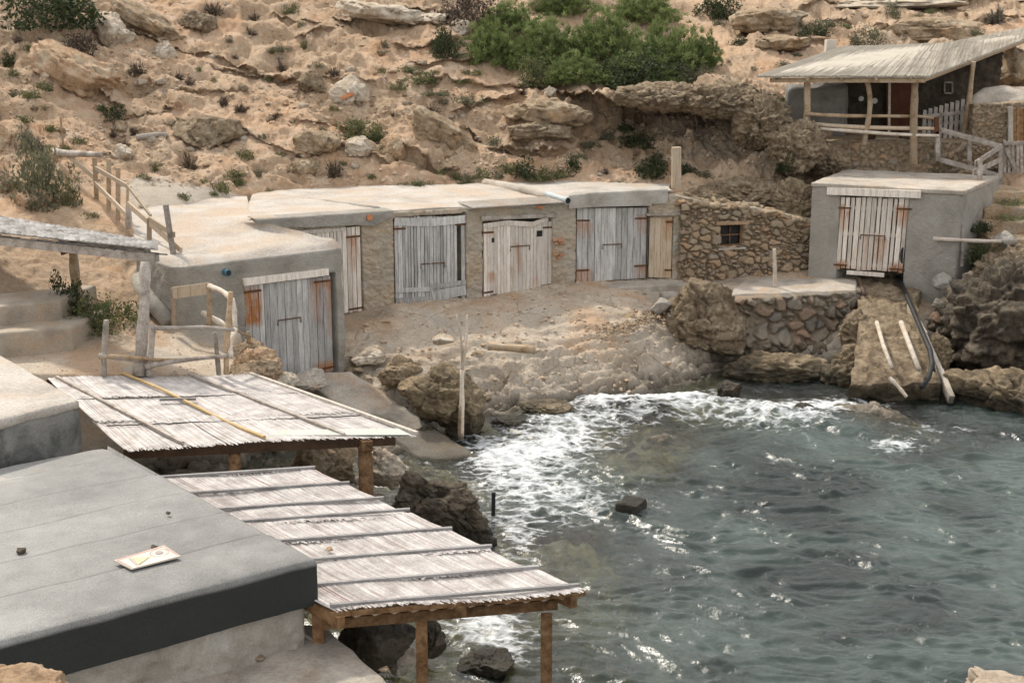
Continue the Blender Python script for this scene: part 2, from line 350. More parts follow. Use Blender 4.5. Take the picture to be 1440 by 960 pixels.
def stones2d(S, Z, cell, seed, squash=1.35):
    w = np.stack([S, Z, S*0+seed], 1)
    wx = .30*pn(w*.9/cell*.5)+.22*pn(w*2.1/cell*.5)+.10*pn(w*7); wy = .30*pn(w*.9/cell*.5+7.7)+.22*pn(w*2.1/cell*.5+3)+.10*pn(w*7+3)
    def lay(c, so):
        p = np.stack([S/c+wx*cell/c+so, (Z/c+wy*cell/c)*squash+so*1.7, np.zeros_like(S)], 1); return worley(p, .95, True)
    f1, f2, r1 = lay(cell, seed*13.7); h1, h2, r2 = lay(cell*.58, seed*5.1+3)
    big = _h3((r1*65535).astype(np.int64), (r1*0).astype(np.int64)+3, (r1*0).astype(np.int64), 2) > .42   # some cells hold one large stone, others several small ones
    e = np.where(big, f2-f1, np.minimum((h2-h1)*.75, (f2-f1)))
    e = e*(1.+.3*pn(w*5))-.04+.05*fbm(w*9, 2)
    return e, np.where(big, r1, r2)
def wall_panel(name, nodes, zb, zt, disp, mat, parent=None, res=.035, back=.5, cap=True):
    """upright wall following plan nodes (X,Y) left to right as seen from the cove; disp(S,Z)->(outward offset, var[n,3])."""
    nodes = np.array(nodes, float); seg = np.linalg.norm(np.diff(nodes[:, :2], axis=0), axis=1); acc = np.concatenate([[0], np.cumsum(seg)])
    L = acc[-1]; ns = int(L/res)+2; s = np.linspace(0, L, ns)
    X = np.interp(s, acc, nodes[:, 0]); Y = np.interp(s, acc, nodes[:, 1])
    tx = np.gradient(X, s); ty = np.gradient(Y, s)
    k = np.ones(9)/9; pad = lambda a: np.convolve(np.pad(a, 4, 'edge'), k, 'valid')
    tx, ty = pad(tx), pad(ty); q = np.hypot(tx, ty); ox, oy = ty/q, -tx/q
    b = np.interp(s, acc, zb) if hasattr(zb, '__len__') else np.full(ns, float(zb))
    t = np.interp(s, acc, zt) if hasattr(zt, '__len__') else np.full(ns, float(zt))
    nz = int((t-b).max()/res)+2; w = np.linspace(0, 1, nz)
    Z = b[None]+(t-b)[None]*w[:, None]; S = np.repeat(s[None], nz, 0)
    d, var = disp(S.ravel(), Z.ravel()); d = d.reshape(nz, ns); var = np.asarray(var).reshape(nz, ns, 3)
    V = np.stack([X[None]+ox[None]*d, Y[None]+oy[None]*d, Z], 2)
    if cap:
        rows = [V]; vr = [var]
        for bk in (.12, back):
            top = V[-1].copy(); top[:, 0] -= ox*bk; top[:, 1] -= oy*bk; top[:, 2] += .015; rows.append(top[None]); vr.append(var[-1:])
        V = np.concatenate(rows); var = np.concatenate(vr)
    nr = V.shape[0]
    return mesh_obj(name, V.reshape(-1, 3), grid_faces(nr, ns), MT[mat], parent, var.reshape(-1, 3), smooth=True)
def poly_slab(name, top, zb, mat, parent=None, bev=.05, cuts=10, amp=.02, seed=0, sub=True, fr=1.6, var=(.5, 0, 0)):
    """four-cornered solid: top = 4 points (x,y,z) anticlockwise from above; zb = bottom height(s); rounded and slightly uneven."""
    bm = bmesh.new(); zb = zb if hasattr(zb, '__len__') else [zb]*4
    t = [bm.verts.new(p) for p in top]; b = [bm.verts.new((p[0], p[1], z)) for p, z in zip(top, zb)]
    bm.faces.new(t); bm.faces.new(b[::-1])
    for i in range(4): bm.faces.new((t[i], b[i], b[(i+1) % 4], t[(i+1) % 4]))
    bmesh.ops.recalc_face_normals(bm, faces=bm.faces)
    if bev: bmesh.ops.bevel(bm, geom=list(bm.edges), offset=bev, segments=3, profile=.6, affect='EDGES')
    if sub:
        le = [e for e in bm.edges if e.calc_length() > .3]
        bmesh.ops.subdivide_edges(bm, edges=le, cuts=cuts, use_grid_fill=True)
    V = np.array([v.co[:] for v in bm.verts]); N = np.array([v.normal[:] for v in bm.verts])
    bm.normal_update(); N = np.array([v.normal[:] for v in bm.verts])
    V += N*(amp*fbm(V*fr+seed*3.3, 3))[:, None]
    idx = {v: i for i, v in enumerate(bm.verts)}; Fc = [[idx[v] for v in f.verts] for f in bm.faces]; bm.free()
    o = mesh_obj(name, V, Fc, MT[mat], parent, np.tile(var, (len(V), 1)), smooth=bool(sub))
    return o
_ico = {}
def ico(sub):
    if sub not in _ico:
        bm = bmesh.new(); bmesh.ops.create_icosphere(bm, subdivisions=sub, radius=1)
        _ico[sub] = (np.array([v.co[:] for v in bm.verts]), np.array([[v.index for v in f.verts] for f in bm.faces])); bm.free()
    return _ico[sub]
def rot(V, rx=0, ry=0, rz=0):
    m = np.array((Matrix.Rotation(rz, 3, 'Z') @ Matrix.Rotation(ry, 3, 'Y') @ Matrix.Rotation(rx, 3, 'X'))); return V@m.T
def rock_verts(size, seed, style='block', sub=5, rough=1.):
    V, Fc = ico(sub); V = V.copy(); sz = np.array(size, float); n = V.copy()
    rs = np.random.RandomState(seed)
    if style in ('block', 'slab'):
        # cut by random planes: gives flat faces and edges
        for _ in range(16 if style == 'block' else 8):
            d = rs.normal(size=3); d /= np.linalg.norm(d); h = rs.uniform(.5, .86)
            q = V@d; V = V-np.maximum(q-h, 0)[:, None]*d*.93
        if style == 'slab': V[:, 2] = np.sign(V[:, 2])*np.abs(V[:, 2])**.6
    V = V/np.abs(V).max(0)*.97*sz
    m = (sz.prod())**(1/3); pp = V/m
    so = rs.uniform(0, 50, 3)
    f1, f2, _ = worley(pp*1.6+so)
    wp_ = pp+.12*np.stack([fbm(pp*2+so, 2), fbm(pp*2+so+7, 2), fbm(pp*2+so+13, 2)], 1)
    d = (.06 if style == 'block' else .14)*fbm(pp*.9+so, 3)+.13*facet(wp_*np.array([1.3, 1.3, 1.8])+so)*min(1, rough+.2)+.07*facet(wp_*np.array([3., 3., 4.2])+so)*rough+.03*facet(wp_*7.+so)*rough+.022*fbm(pp*7+so, 4)*rough
    if style == 'slab':
        st = pp[:, 2]*4.5+fbm(pp*.8+so, 2); d += .09*(np.abs((st % 1)-.5)*2-.5)
    if style == 'crust':
        d += .10*ridged(pp*2.2+so, 4)+.07*fbm(pp*9+so, 3)+.06*facet(wp_*5.+so)
        st = pp[:, 2]*3+fbm(pp*1.4+so, 2); d += .05*np.sin(st*6)
    return V+n*(d*m)[:, None]*np.minimum(1, sz/m*1.2), Fc
def rock(name, u, v, Y, wpx, hpx, seed, mat='rock', style='block', dep=1., rotz=0, tilt=0, sub=5, pitchx=0, rough=1., loc=None):
    c = P(u, v, Y) if loc is None else np.array(loc); k = pxm(Y)
    V, Fc = rock_verts((wpx/k/2, wpx/k/2*dep, hpx/k/2), seed, style, sub, rough)
    V = rot(V, pitchx, tilt, rotz)+c
    var = np.tile((rnd.random(), 0, 0), (len(V), 1))
    return mesh_obj(name, V, Fc, MT[mat], None, var, loc=c, smooth=True)
# ------------------------------------------------------------------ camera, sky, sun
cam = bpy.data.cameras.new('camera'); cam.lens = 50; cam.sensor_width = 36; cam.clip_end = 600; cam.clip_start = .1
co = bpy.data.objects.new('camera', cam); COL.objects.link(co); co.location = (0, 0, H); co.rotation_euler = (math.pi/2-PITCH, 0, 0); sc.camera = co
TO_SUN = Vector((-1.25, 1.7, 2.45)).normalized()
el = math.asin(TO_SUN.z)
sl = bpy.data.lights.new('sun', 'SUN'); sl.energy = 2.8; sl.angle = R_(3.5); sl.color = (1, .93, .82)
so = bpy.data.objects.new('sun', sl); COL.objects.link(so); so.rotation_euler = (-TO_SUN).to_track_quat('-Z', 'Y').to_euler()
w = bpy.data.worlds.new('World'); sc.world = w; w.use_nodes = True; w.node_tree.nodes.clear(); g = G(w.node_tree)
sky = g.n('ShaderNodeTexSky', sky_type='NISHITA', sun_disc=False, sun_elevation=el, sun_rotation=math.atan2(TO_SUN.x, TO_SUN.y), air_density=1., dust_density=2.5, ozone_density=1.)
tc = g.n('ShaderNodeTexCoord').outputs['Generated']
cl = g.mr(g.noise(g.n('ShaderNodeMapping', {'Vector': tc, 'Scale': (1, 1, 2.2)}).outputs[0], 2.6, 7, .6, .4), .36, .60)
cloud = g.mix(g.noise(tc, 4., 5, .6), (6., 5.8, 5.6), (10., 9.7, 9.3))
skc = g.mix(g.mr(cl, 0., 1., .35, .95), sky.outputs[0], cloud)
bg = g.n('ShaderNodeBackground', {'Color': skc, 'Strength': .142}); ow = g.n('ShaderNodeOutputWorld'); w.node_tree.links.new(bg.outputs[0], ow.inputs[0])
sc.view_settings.view_transform = 'Standard'; sc.view_settings.look = 'None'; sc.view_settings.gamma = 1; sc.view_settings.exposure = 0.5
sc.view_settings.use_curve_mapping = False
sc.cycles.use_denoising = True; sc.cycles.max_bounces = 6; sc.cycles.transparent_max_bounces = 12; sc.cycles.caustics_reflective = False; sc.cycles.caustics_refractive = False
sc.render.engine = 'CYCLES'; sc.cycles.use_adaptive_sampling = True; sc.cycles.adaptive_threshold = .02
# ------------------------------------------------------------------ hillside
HP = [(-260,0,44),(-260,-140,50),(-260,260,34),(-260,420,29),(-260,540,28.5),
 (0,-140,52),(0,0,45),(0,80,42),(0,150,39),(0,260,35.3),(0,350,32),(0,412,29.9),(0,470,29.2),(0,540,29.3),
 (110,-60,50),(110,80,43),(110,200,38.5),(120,300,34.5),(150,400,31.5),(100,470,29.6),(110,540,29.6),(190,462,29.8),(190,540,30.2),(230,440,30.6),(240,540,31.2),
 (250,-140,56),(250,0,48.5),(250,120,43.6),(250,200,40.2),(240,255,37.4),(250,285,36.2),(250,350,34.5),(320,450,35.5),(320,540,35.5),
 (400,-60,52),(400,60,46.8),(400,170,42.2),(400,240,39.8),(400,268,39.2),(400,300,39.2),(420,400,39.4),(420,540,39.4),
 (550,-140,60),(550,0,49.5),(550,90,45.5),(550,170,42.4),(550,235,40.4),(550,262,39.9),(550,300,40),(560,420,40),(560,540,40),
 (700,-60,56),(700,50,48.5),(700,120,45.2),(700,190,42.4),(700,236,41),(700,258,40.2),(700,300,40.3),(720,540,40.5),
 (850,-140,64),(850,0,53),(850,110,46.5),(850,140,44),(860,200,43.6),(860,238,41.6),(850,258,40.5),(850,300,40.7),(860,540,41),
 (1000,-60,60),(1000,60,50),(1000,115,45.5),(1000,140,43.8),(1000,200,43),(1000,236,41.6),(980,262,40.4),(1000,300,39.6),(1010,420,39.4),(1010,540,39.4),
 (1120,-140,66),(1120,0,55),(1100,70,49),(1100,112,45.8),(1120,170,43),(1120,240,41.4),(1130,300,40.2),(1130,420,40),(1130,540,40),
 (1250,0,56),(1250,60,50.5),(1250,110,48),(1250,180,47),(1250,235,43.5),(1250,300,42.5),(1250,540,42),
 (1400,-140,68),(1400,0,57),(1400,60,50.5),(1400,110,48),(1400,170,46),(1400,215,43.5),(1400,255,41),(1410,300,39),(1420,340,37.6),(1430,380,36.6),(1400,450,37.5),(1400,540,38),
 (1700,-140,70),(1700,0,56),(1700,150,46),(1700,300,38.5),(1700,400,36),(1700,540,36)]
hillD = TPS([p[:2] for p in HP], np.array([p[2] for p in HP], float), 2e-3)
# ledges: bedrock lips standing proud of the slope, undercut beneath (image-surveyed line, reach, drop)
LEDGES = [(690,205,760,215,.5,14),(620,168,720,205,.35,16),(560,60,640,62,.55,14),(480,22,600,14,.7,16),(590,86,715,84,.45,12),(600,117,720,118,.35,10),
 (640,150,730,138,.5,14),(730,120,830,118,.7,12),(745,172,800,160,.8,16),(700,196,790,212,.6,10),(1030,22,1130,34,.6,16),(1085,60,1160,56,.45,10),(1070,5,1440,2,.6,12),
 (1240,42,1300,28,.5,14),(1330,36,1440,24,.5,14),(250,62,420,108,.5,12),(300,92,400,105,.4,10),(160,30,240,62,.6,12),(390,20,480,36,.5,14),(420,52,470,50,.4,12),
 (200,120,330,128,.3,10),(60,78,165,148,.7,24),(400,100,520,118,.25,10),(560,200,640,232,.5,16),(800,134,1070,142,1.9,30),(480,200,560,225,.35,12),(180,165,250,150,.35,12),
 (1150,22,1240,38,.4,10),(420,165,520,190,.3,12),(330,180,420,215,.3,12)]
nu, nv = 1130, 400
uu = np.linspace(-260, 1700, nu); vv = -140+680*np.linspace(0, 1, nv)**1.0
Ug, Vg = np.meshgrid(uu, vv); q = np.stack([Ug.ravel(), Vg.ravel()], 1)
D = hillD(q)
def unproj(U, Vv, Y):
    ru, rv = (U-720)/F, (480-Vv)/F; t = Y/(cP+rv*sP); return np.stack([ru*t, Y, H+t*(-sP+rv*cP)], 1)
B0 = unproj(q[:, 0], q[:, 1], D)
wob = fbm(B0*np.array([.5, .5, .5]), 3)
led = np.zeros(len(q)); facet_led = facet(B0*np.array([1.3, .6, .6])+40, .6)
for (a0, b0, a1, b1, amt, dr) in LEDGES:
    tt = np.clip((q[:, 0]-a0)/(a1-a0), -.5, 1.5); line = b0+(b1-b0)*tt+wob*7+1.5*facet_led
    w_ = sst(-.18, .08, (q[:, 0]-a0)/(a1-a0))*(1-sst(.92, 1.18, (q[:, 0]-a0)/(a1-a0)))
    e = q[:, 1]-line
    lip = np.where(e < 0, np.exp(e/(dr*.9)), -.55*np.exp(-((e-dr*.55)/(dr*.55))**2)+.0*e)
    lip = np.where((e >= 0) & (e < dr*.12), 1-(1+.3)*sst(0, dr*.12, e), lip)
    led += amt*.72*lip*w_*(.85+.3*facet_led)
Bq = unproj(q[:, 0], q[:, 1], D-led*1.0)
Bg = Bq.reshape(nv, nu, 3)
n0 = np.cross(np.gradient(B0.reshape(nv, nu, 3), axis=1), np.gradient(B0.reshape(nv, nu, 3), axis=0)).reshape(-1, 3)
n0 /= np.linalg.norm(n0, axis=1)[:, None]; n0 *= np.sign(n0[:, 2]+1e-9)[:, None]
rk = fbm(B0*.33+3, 4)+.25*ridged(B0*.8, 3)
U_, V_ = q[:, 0], q[:, 1]
sandy = np.zeros(len(q))
for (a, b, ra, rb, s_) in [(330,120,110,26,1),(300,160,60,20,.6),(240,290,150,28,1.6),(500,262,260,14,1.4),(860,254,220,12,1.2),(110,175,50,22,.8),(880,215,90,24,.7),(1000,40,60,25,.5),(1150,90,90,25,.6),(1380,20,90,16,.4),(130,340,60,60,.5),(60,400,80,40,.7),(170,260,40,25,.6),(100,200,60,20,.5)]:
    sandy += s_*np.exp(-((U_-a)/ra)**2-((V_-b)/rb)**2)
rock_m = np.clip(sst(-.25, .3, rk)+.5*sst(.05, .4, led)-.55*sandy+.12, 0, 1)
Bw = B0+.22*np.stack([fbm(B0*1.1, 3), fbm(B0*1.1+7, 3), fbm(B0*1.1+15, 3)], 1)
Bw[:, 2] += .14*B0[:, 0]*np.where(B0[:, 0] < -2, 1, .3)
s_ = Bw[:, 2]*1.5+.5*fbm(B0*.45+20, 3); saw = (s_ % 1); strata = sst(.0, .8, saw)-sst(.86, 1., saw)
g1 = worley(B0*3.1+fbm(B0*3, 2)[:, None]*.3+9)[0]
def smooth(a, n=2):
    a = a.reshape(nv, nu)
    for _ in range(n): a = (a+np.roll(a, 1, 0)+np.roll(a, -1, 0)+np.roll(a, 1, 1)+np.roll(a, -1, 1))/5
    return a.ravel()
dn = rock_m*(.20*smooth(strata-.4, 2)+smooth(.26*facet(Bw*np.array([.55, .55, 1.25])+3, .7), 3)+smooth(.11*facet(Bw*np.array([1.4, 1.4, 2.8]), .8), 2)+.045*facet(Bw*np.array([3.8, 3.8, 5.5]), .8)+.26*fbm(B0*.6+8, 3))
dn += .04*fbm(B0*4.5, 4)+.05*facet(B0*2.2+30)*(1-rock_m)+.022*facet(B0*5.5+60)+.10*fbm(B0*1.3+5, 3)*(1-np.clip(sandy, 0, 1))+(.035*(sst(.62, .2, g1))*(1-rock_m))
crust = np.exp(-((U_-985)/130)**2-((V_-165)/62)**2)*1.3+.9*np.exp(-((U_-1095)/60)**2-((V_-240)/80)**2)+.5*np.exp(-((U_-760)/80)**2-((V_-170)/30)**2)
dn += np.clip(crust, 0, 1)*(.12*ridged(B0*1.6+2, 4)+.10*facet(B0*3.1)+.08*fbm(B0*7, 3))
damp = np.clip(1-np.exp(-((U_-255)/120)**2-((V_-290)/26)**2)*1.1, .08, 1)*np.where(V_ > 262, .45, 1.)
Vh = (Bq+n0*(dn*damp)[:, None]).reshape(nv, nu, 3)
path_m = np.clip(1.3*np.exp(-((U_-255)/75)**2-((V_-278)/24)**2)+.9*np.exp(-((U_-330)/60)**2-((V_-288)/14)**2)+.8*np.exp(-((U_-205)/30)**2-((V_-262)/22)**2), 0, 1)
var = np.stack([np.clip(rock_m*.9+.08, 0, 1), np.clip(.5*crust+.22*sst(.15, .5, fbm(B0*.8+30, 3))*rock_m, 0, 1), path_m*.75], 1)
top = Vh[0].copy(); top[:, 1] += 40; top[:, 2] += 3.
Vh = np.concatenate([top[None], Vh]); var = np.concatenate([var[:nu], var])
struct(mesh_obj('hillside', Vh.reshape(-1, 3), grid_faces(nv+1, nu), MT['hill'], None, var, smooth=True))
from mathutils.bvhtree import BVHTree
_bvh = BVHTree.FromPolygons(Vh.reshape(-1, 3).tolist(), grid_faces(nv+1, nu).tolist())
def on_hill(u, v):
    d = Vector(P(u, v, 30.))-Vector((0, 0, H)); h = _bvh.ray_cast(Vector((0, 0, H)), d.normalized())
    return h[0].y if h[0] is not None else float(hillD([(u, v)])[0])
# ------------------------------------------------------------------ shore, terrace and sea bed: one sheet
GP = [(500,447,1.45),(600,440,1.5),(720,418,1.55),(850,402,1.6),(930,393,1.66),(1000,389,1.68),(1140,386,1.69),(1230,391,1.6),(600,480,1.15),(700,480,1.1),(800,480,1.05),(900,465,1.15),
 (590,515,.9),(700,540,.5),(800,540,.38),(880,530,.38),(690,592,-.02),(760,573,0),(850,557,.02),(920,546,.02),(1000,532,-.05),(720,640,-.45),(800,605,-.3),(900,600,-.35),(850,700,-.7),(960,690,-.9),
 (1000,580,-.4),(1100,575,-.4),(1200,565,-.6),(1300,572,-.7),(1230,548,-.3),(1180,604,-.24),(1150,605,-.3),(880,640,-.07),(940,662,-.09),(905,622,-.12),(960,640,-.15),(1230,622,-.15),(990,650,-.35),(840,772,-.35),(790,775,-.5),(1085,582,-.3),(1265,655,-.7),(1300,600,-.8),(1000,760,-2),(1200,800,-3),(1400,700,-2.5),(900,900,-2.5),(1400,950,-4),(760,800,-1.),(700,760,-.7),
 (660,690,-.3),(640,900,-.6),(560,930,-.3),(450,545,.5),(560,600,.0),(640,655,-.3),(610,565,.25),(450,650,-.05),(400,640,.1),(560,640,0),(600,720,-.2),(1050,500,.15),(1180,500,.2),(1280,450,1.),(1280,520,-.1),(1400,388,1.55),(1450,380,1.5),(1440,345,1.6),(1600,400,1.4),(1600,340,1.5),(1360,600,-.8),(1440,610,-.9),
 (1400,440,.9),(1440,560,-.5),(1500,480,.5),(200,640,.2),(0,620,.6),(-200,600,1.),(1700,700,-1.5),(1700,950,-4),(300,800,.2),(100,950,.4)]
gp3 = np.array([PZ(*p) for p in GP]); zB = TPS(gp3[:, :2], gp3[:, 2], 1e-3)
TP = [(330,527,1.85),(200,527,1.9),(70,528,1.9),(300,480,2.0),(200,480,2.05),(100,488,2.08),(247,458,2.28),(0,492,2.1),(-150,500,2.2),(-300,500,2.3)]
tp3 = np.array([PZ(*p) for p in TP]); zA = TPS(tp3[:, :2], tp3[:, 2], 1e-2)
def ground_z(xy):
    xy = np.atleast_2d(xy); b = zB(xy); a = np.clip(zA(xy), 1.6, 2.6)
    x, y = xy[:, 0], xy[:, 1]
    wv = .12*fbm(np.stack([x*1.5, y*1.5, x*0], 1), 3)
    # terrace edge: near side y > 26.35, far right side along the rocks beside the front boathouse
    d = np.minimum(y-26.75-.04*(x+7)+wv, (-5.55-x)*.9-(y-28.)*.14+wv*1.5)
    z = b+(a-b)*sst(-.12, .12, d)
    d2 = np.minimum(np.minimum(y-36.25+wv*.5, x-5.55), 8.75-x)
    return np.where(d2 > -.2, np.maximum(z, z+(1.6-z)*sst(-.1, .05, d2)), z)
xs = np.concatenate([np.linspace(-40, -14, 30)[:-1], np.linspace(-14, 15, 520), np.linspace(15, 60, 40)[1:]])
ys = np.concatenate([np.linspace(-30, 12, 24)[:-1], np.linspace(12, 25, 120)[:-1], np.linspace(25, 39.5, 330)])
Xg, Yg = np.meshgrid(xs, ys); xy = np.stack([Xg.ravel(), Yg.ravel()], 1); z = ground_z(xy)
far = np.maximum(0, np.maximum(np.abs(xy[:, 0]-2)-18, 12-xy[:, 1])); z = np.clip(z, -4.5, 4)
z = np.where(xy[:, 1] < 12, np.minimum(z, np.where(xy[:, 0] < -.5, 1.2, -3.)), z)
p3 = np.stack([xy[:, 0], xy[:, 1], z], 1)
sand = sst(1.72, 1.86, z)*(xy[:, 0] < -4)
pw = p3+.2*np.stack([fbm(p3*1.3, 3), fbm(p3*1.3+7, 3), 0*z], 1)
low = 1-sst(.35, 1.35, z)
rough = (1-sand)*(.42+.8*low)*np.where(z < -.1, .8, 1)
dz = rough*(.15*facet(pw*np.array([.9, 1.2, 1.]), .6)*(.25+low)+.08*facet(pw*np.array([2.2, 2.8, 2.]), .7)*(.5+.7*low)+.035*facet(pw*5.5, .8)+.06*fbm(p3*.9, 4)-.05*(1-sst(.0, .07, np.abs(fbm(pw*1.1+70, 3))))+.03*fbm(p3*5, 3))+.012*fbm(p3*6, 3)+.02*fbm(p3*1.5, 3)
tq = (z+.10*fbm(p3*.8+50, 3))/.16; zq = (np.floor(tq)+sst(.62, .97, tq % 1))*.16-.10*fbm(p3*.8+50, 3)
z = z+(zq-z)*.85*(1-sand)*sst(-.05, .1, z)*(1-sst(1.35, 1.6, z))*(xy[:, 0] < 5.4)
z2 = z+dz*np.clip(1-far/3, 0, 1)
var = np.stack([np.clip((1-sand)*(.35+.5*low+.6*fbm(p3*.7, 3)), 0, 1), np.clip(.55*fbm(p3*.6+9, 3)+.25, 0, 1)*(1-sand), np.clip(.62*sst(0., .45, fbm(p3*.6+33, 4)+.05)*sst(.7, 1.1, z)*(1-sand)+.8*sand*sst(.15, .4, fbm(p3*.5+4, 3)), 0, 1)], 1)
struct(mesh_obj('ground', np.stack([xy[:, 0], xy[:, 1], z2], 1), grid_faces(len(ys), len(xs)), MT['ground'], None, var, smooth=True))
_ix = z2.reshape(len(ys), len(xs))
def ground_fine(xy):
    i = np.clip(np.searchsorted(ys, xy[:, 1]), 0, len(ys)-1); j = np.clip(np.searchsorted(xs, xy[:, 0]), 0, len(xs)-1); return _ix[i, j]
# ------------------------------------------------------------------ sea
def sea():
    xs = np.concatenate([np.linspace(-30, -6.5, 20)[:-1], np.linspace(-6.5, 15, 560), np.linspace(15, 90, 60)[1:]])
    ys = np.concatenate([np.linspace(-60, 12, 40)[:-1], np.linspace(12, 36.5, 760)])
    X, Y = np.meshgrid(xs, ys); x, y = X.ravel(), Y.ravel(); xy = np.stack([x, y], 1)
    dep = -np.clip(zB(xy), -6, 3)
    rs = np.random.RandomState(5); z = np.zeros(len(x)); wx = .5*fbm(np.stack([x*.5, y*.5, x*0], 1), 2); wy = .5*fbm(np.stack([x*.5+9, y*.5, x*0+4], 1), 2)
    for i in range(90):
        lam = .16*(8**rs.uniform(0, 1)); th = R_(rs.normal(-102, 30)); k = 2*math.pi/lam
        a = .0066*lam*(.6 if lam > .9 else 1.)
        ph = (x+wx*1.2)*math.cos(th)*k+(y+wy*1.2)*math.sin(th)*k+rs.uniform(0, 6.28)
        z += a*(np.sin(ph)-.3*np.cos(2*ph))
    calm = .45+.55*sst(.1, 1.2, dep); z *= calm
    foam = np.zeros(len(x))
    for (u, v, ru, rv, s_) in [(870,572,120,12,.85),(800,603,80,20,.62),(720,650,70,36,.46),(950,574,90,13,.75),(1060,588,60,12,.36),(760,690,90,30,.48),(690,645,45,22,.48),(1255,628,44,11,.6),
          (1130,578,60,16,.5),(1200,562,60,10,.45),(1000,552,40,8,.45),(680,880,55,30,.6),(735,770,32,26,.42),(640,850,50,26,.45),(1310,603,70,8,.4),(830,722,55,20,.4),(725,905,55,30,.5),(930,596,140,10,.4),(830,690,120,16,.3),(720,740,70,30,.4),(1180,580,120,14,.4),(1330,620,120,14,.25),
          (800,625,90,14,.4),(1120,600,80,12,.4),(660,620,30,10,.4),(1170,575,40,8,.5),(780,640,80,22,.5),(1400,655,60,8,.22),(1240,650,60,9,.25),(860,560,90,7,.7)]:
        c = PZ(u, v, 0); kx = pxm(c[1]); rx = ru/kx; ry = rv/kx/.27
        foam += s_*np.exp(-((x-c[0])/rx)**2-((y-c[1])/ry)**2)
    foam = np.minimum(foam, 1.15)
    c = PZ(930, 580, 0)
    ridge = np.exp(-((y-(c[1]+.09*(x-c[0])-.05*(x-c[0])**2+.3*fbm(np.stack([x*.8, x*0, x*0], 1), 2)))/.75)**2)*np.exp(-((x-c[0]+.2)/2.9)**2)
    z += .36*ridge+np.clip(foam, 0, 1)*.10*ridged(np.stack([x*1.9, y*2.4, x*0], 1), 4)+.03*foam*fbm(np.stack([x*6, y*7, x*0], 1), 3)
    for (u, v, r, h) in [(1185, 600, .95, .20), (1080, 590, .7, .1)]:
        c = PZ(u, v, 0); z += h*np.exp(-(((x-c[0])/r)**2+((y-c[1])/(r*.9))**2)**1.3)
    var = np.stack([np.clip(foam, 0, 1.2)/1.2, 1-np.exp(-np.clip(dep-.10, 0, 6)*.85), np.clip(dep/3, 0, 1)], 1)
    m, g, out = newmat('sea_water'); tc = g.n('ShaderNodeTexCoord').outputs['Object']; at = attr(g)
    mp = g.n('ShaderNodeMapping', {'Vector': tc, 'Scale': (1, 1.5, 1), 'Rotation': (0, 0, .2)}).outputs[0]
    b = g.n('ShaderNodeBump', {'Strength': .55, 'Distance': .05, 'Height': g.noise(mp, 4.2, 5, .6, .7)}).outputs[0]
    b = g.n('ShaderNodeBump', {'Strength': .3, 'Distance': .02, 'Height': g.noise(mp, 11., 3, .5), 'Normal': b}).outputs[0]
    deep = g.mix(g.mr(g.noise(tc, .3, 5, .6, .6), .38, .60), (.013, .021, .019), (.064, .087, .078))
    dif = g.n('ShaderNodeBsdfDiffuse', {'Color': deep, 'Normal': b}); tr = g.n('ShaderNodeBsdfTransparent', {'Color': (.80, .86, .78, 1)})
    body = g.n('ShaderNodeMixShader', {0: at[1], 1: tr.outputs[0], 2: dif.outputs[0]})
    gl = g.n('ShaderNodeBsdfGlossy', {'Color': (1, 1, 1, 1), 'Roughness': .2, 'Normal': b})
    fr = g.n('ShaderNodeFresnel', {'IOR': 1.36, 'Normal': b})
    surf = g.n('ShaderNodeMixShader', {0: fr.outputs[0], 1: body.outputs[0], 2: gl.outputs[0]})
    # foam: lacy net of bubbles, denser where the swell breaks
    dm = g.n('ShaderNodeMapping', {'Vector': tc, 'Scale': (1., 1.7, 1), 'Rotation': (0, 0, -.25)}).outputs[0]
    def rid(s, dd): return g.math('SUBTRACT', 1., g.math('MULTIPLY', g.math('ABSOLUTE', g.math('SUBTRACT', g.noise(dm, s, 7, .62, dd), .5)), 5.5))
    pat = g.math('ADD', g.math('MULTIPLY', rid(.9, 1.6), .5), g.math('MULTIPLY', rid(2.4, 1.3), .5))
    pat = g.math('ADD', pat, g.math('MULTIPLY', g.math('SUBTRACT', g.noise(dm, 12., 4, .7), .5), .5))
    wv = g.n('ShaderNodeMix', {0: .34, 4: dm, 5: g.n('ShaderNodeTexNoise', {'Vector': dm, 'Scale': 1.4, 'Detail': 5.}).outputs[1]}, data_type='VECTOR').outputs[1]
    lace = lambda s_, k_: g.mr(g.n('ShaderNodeTexVoronoi', {'Vector': wv, 'Scale': s_}, feature='DISTANCE_TO_EDGE').outputs[0], 0., k_, 1., 0.)
    pat = g.math('ADD', g.math('MULTIPLY', pat, .5), g.math('ADD', g.math('MULTIPLY', lace(2.6, .24), .36), g.math('MULTIPLY', lace(7.5, .3), .22)))
    th = g.math('MULTIPLY_ADD', at[0], -1.02); th.node.inputs[2].default_value = 1.08
    ff = g.math('MULTIPLY', g.mr(g.math('SUBTRACT', pat, th), 0., .5), g.mr(at[0], .03, .25), True)
    fd = g.n('ShaderNodeBsdfDiffuse', {'Color': (.60, .62, .62, 1), 'Normal': g.n('ShaderNodeBump', {'Strength': .7, 'Distance': .06, 'Height': pat}).outputs[0]})
    fin = g.n('ShaderNodeMixShader', {0: ff, 1: surf.outputs[0], 2: fd.outputs[0]})
    g.nt.links.new(fin.outputs[0], out.inputs[0])
    struct(mesh_obj('sea', np.stack([x, y, z], 1), grid_faces(len(ys), len(xs)), m, None, var, smooth=True))
sea()
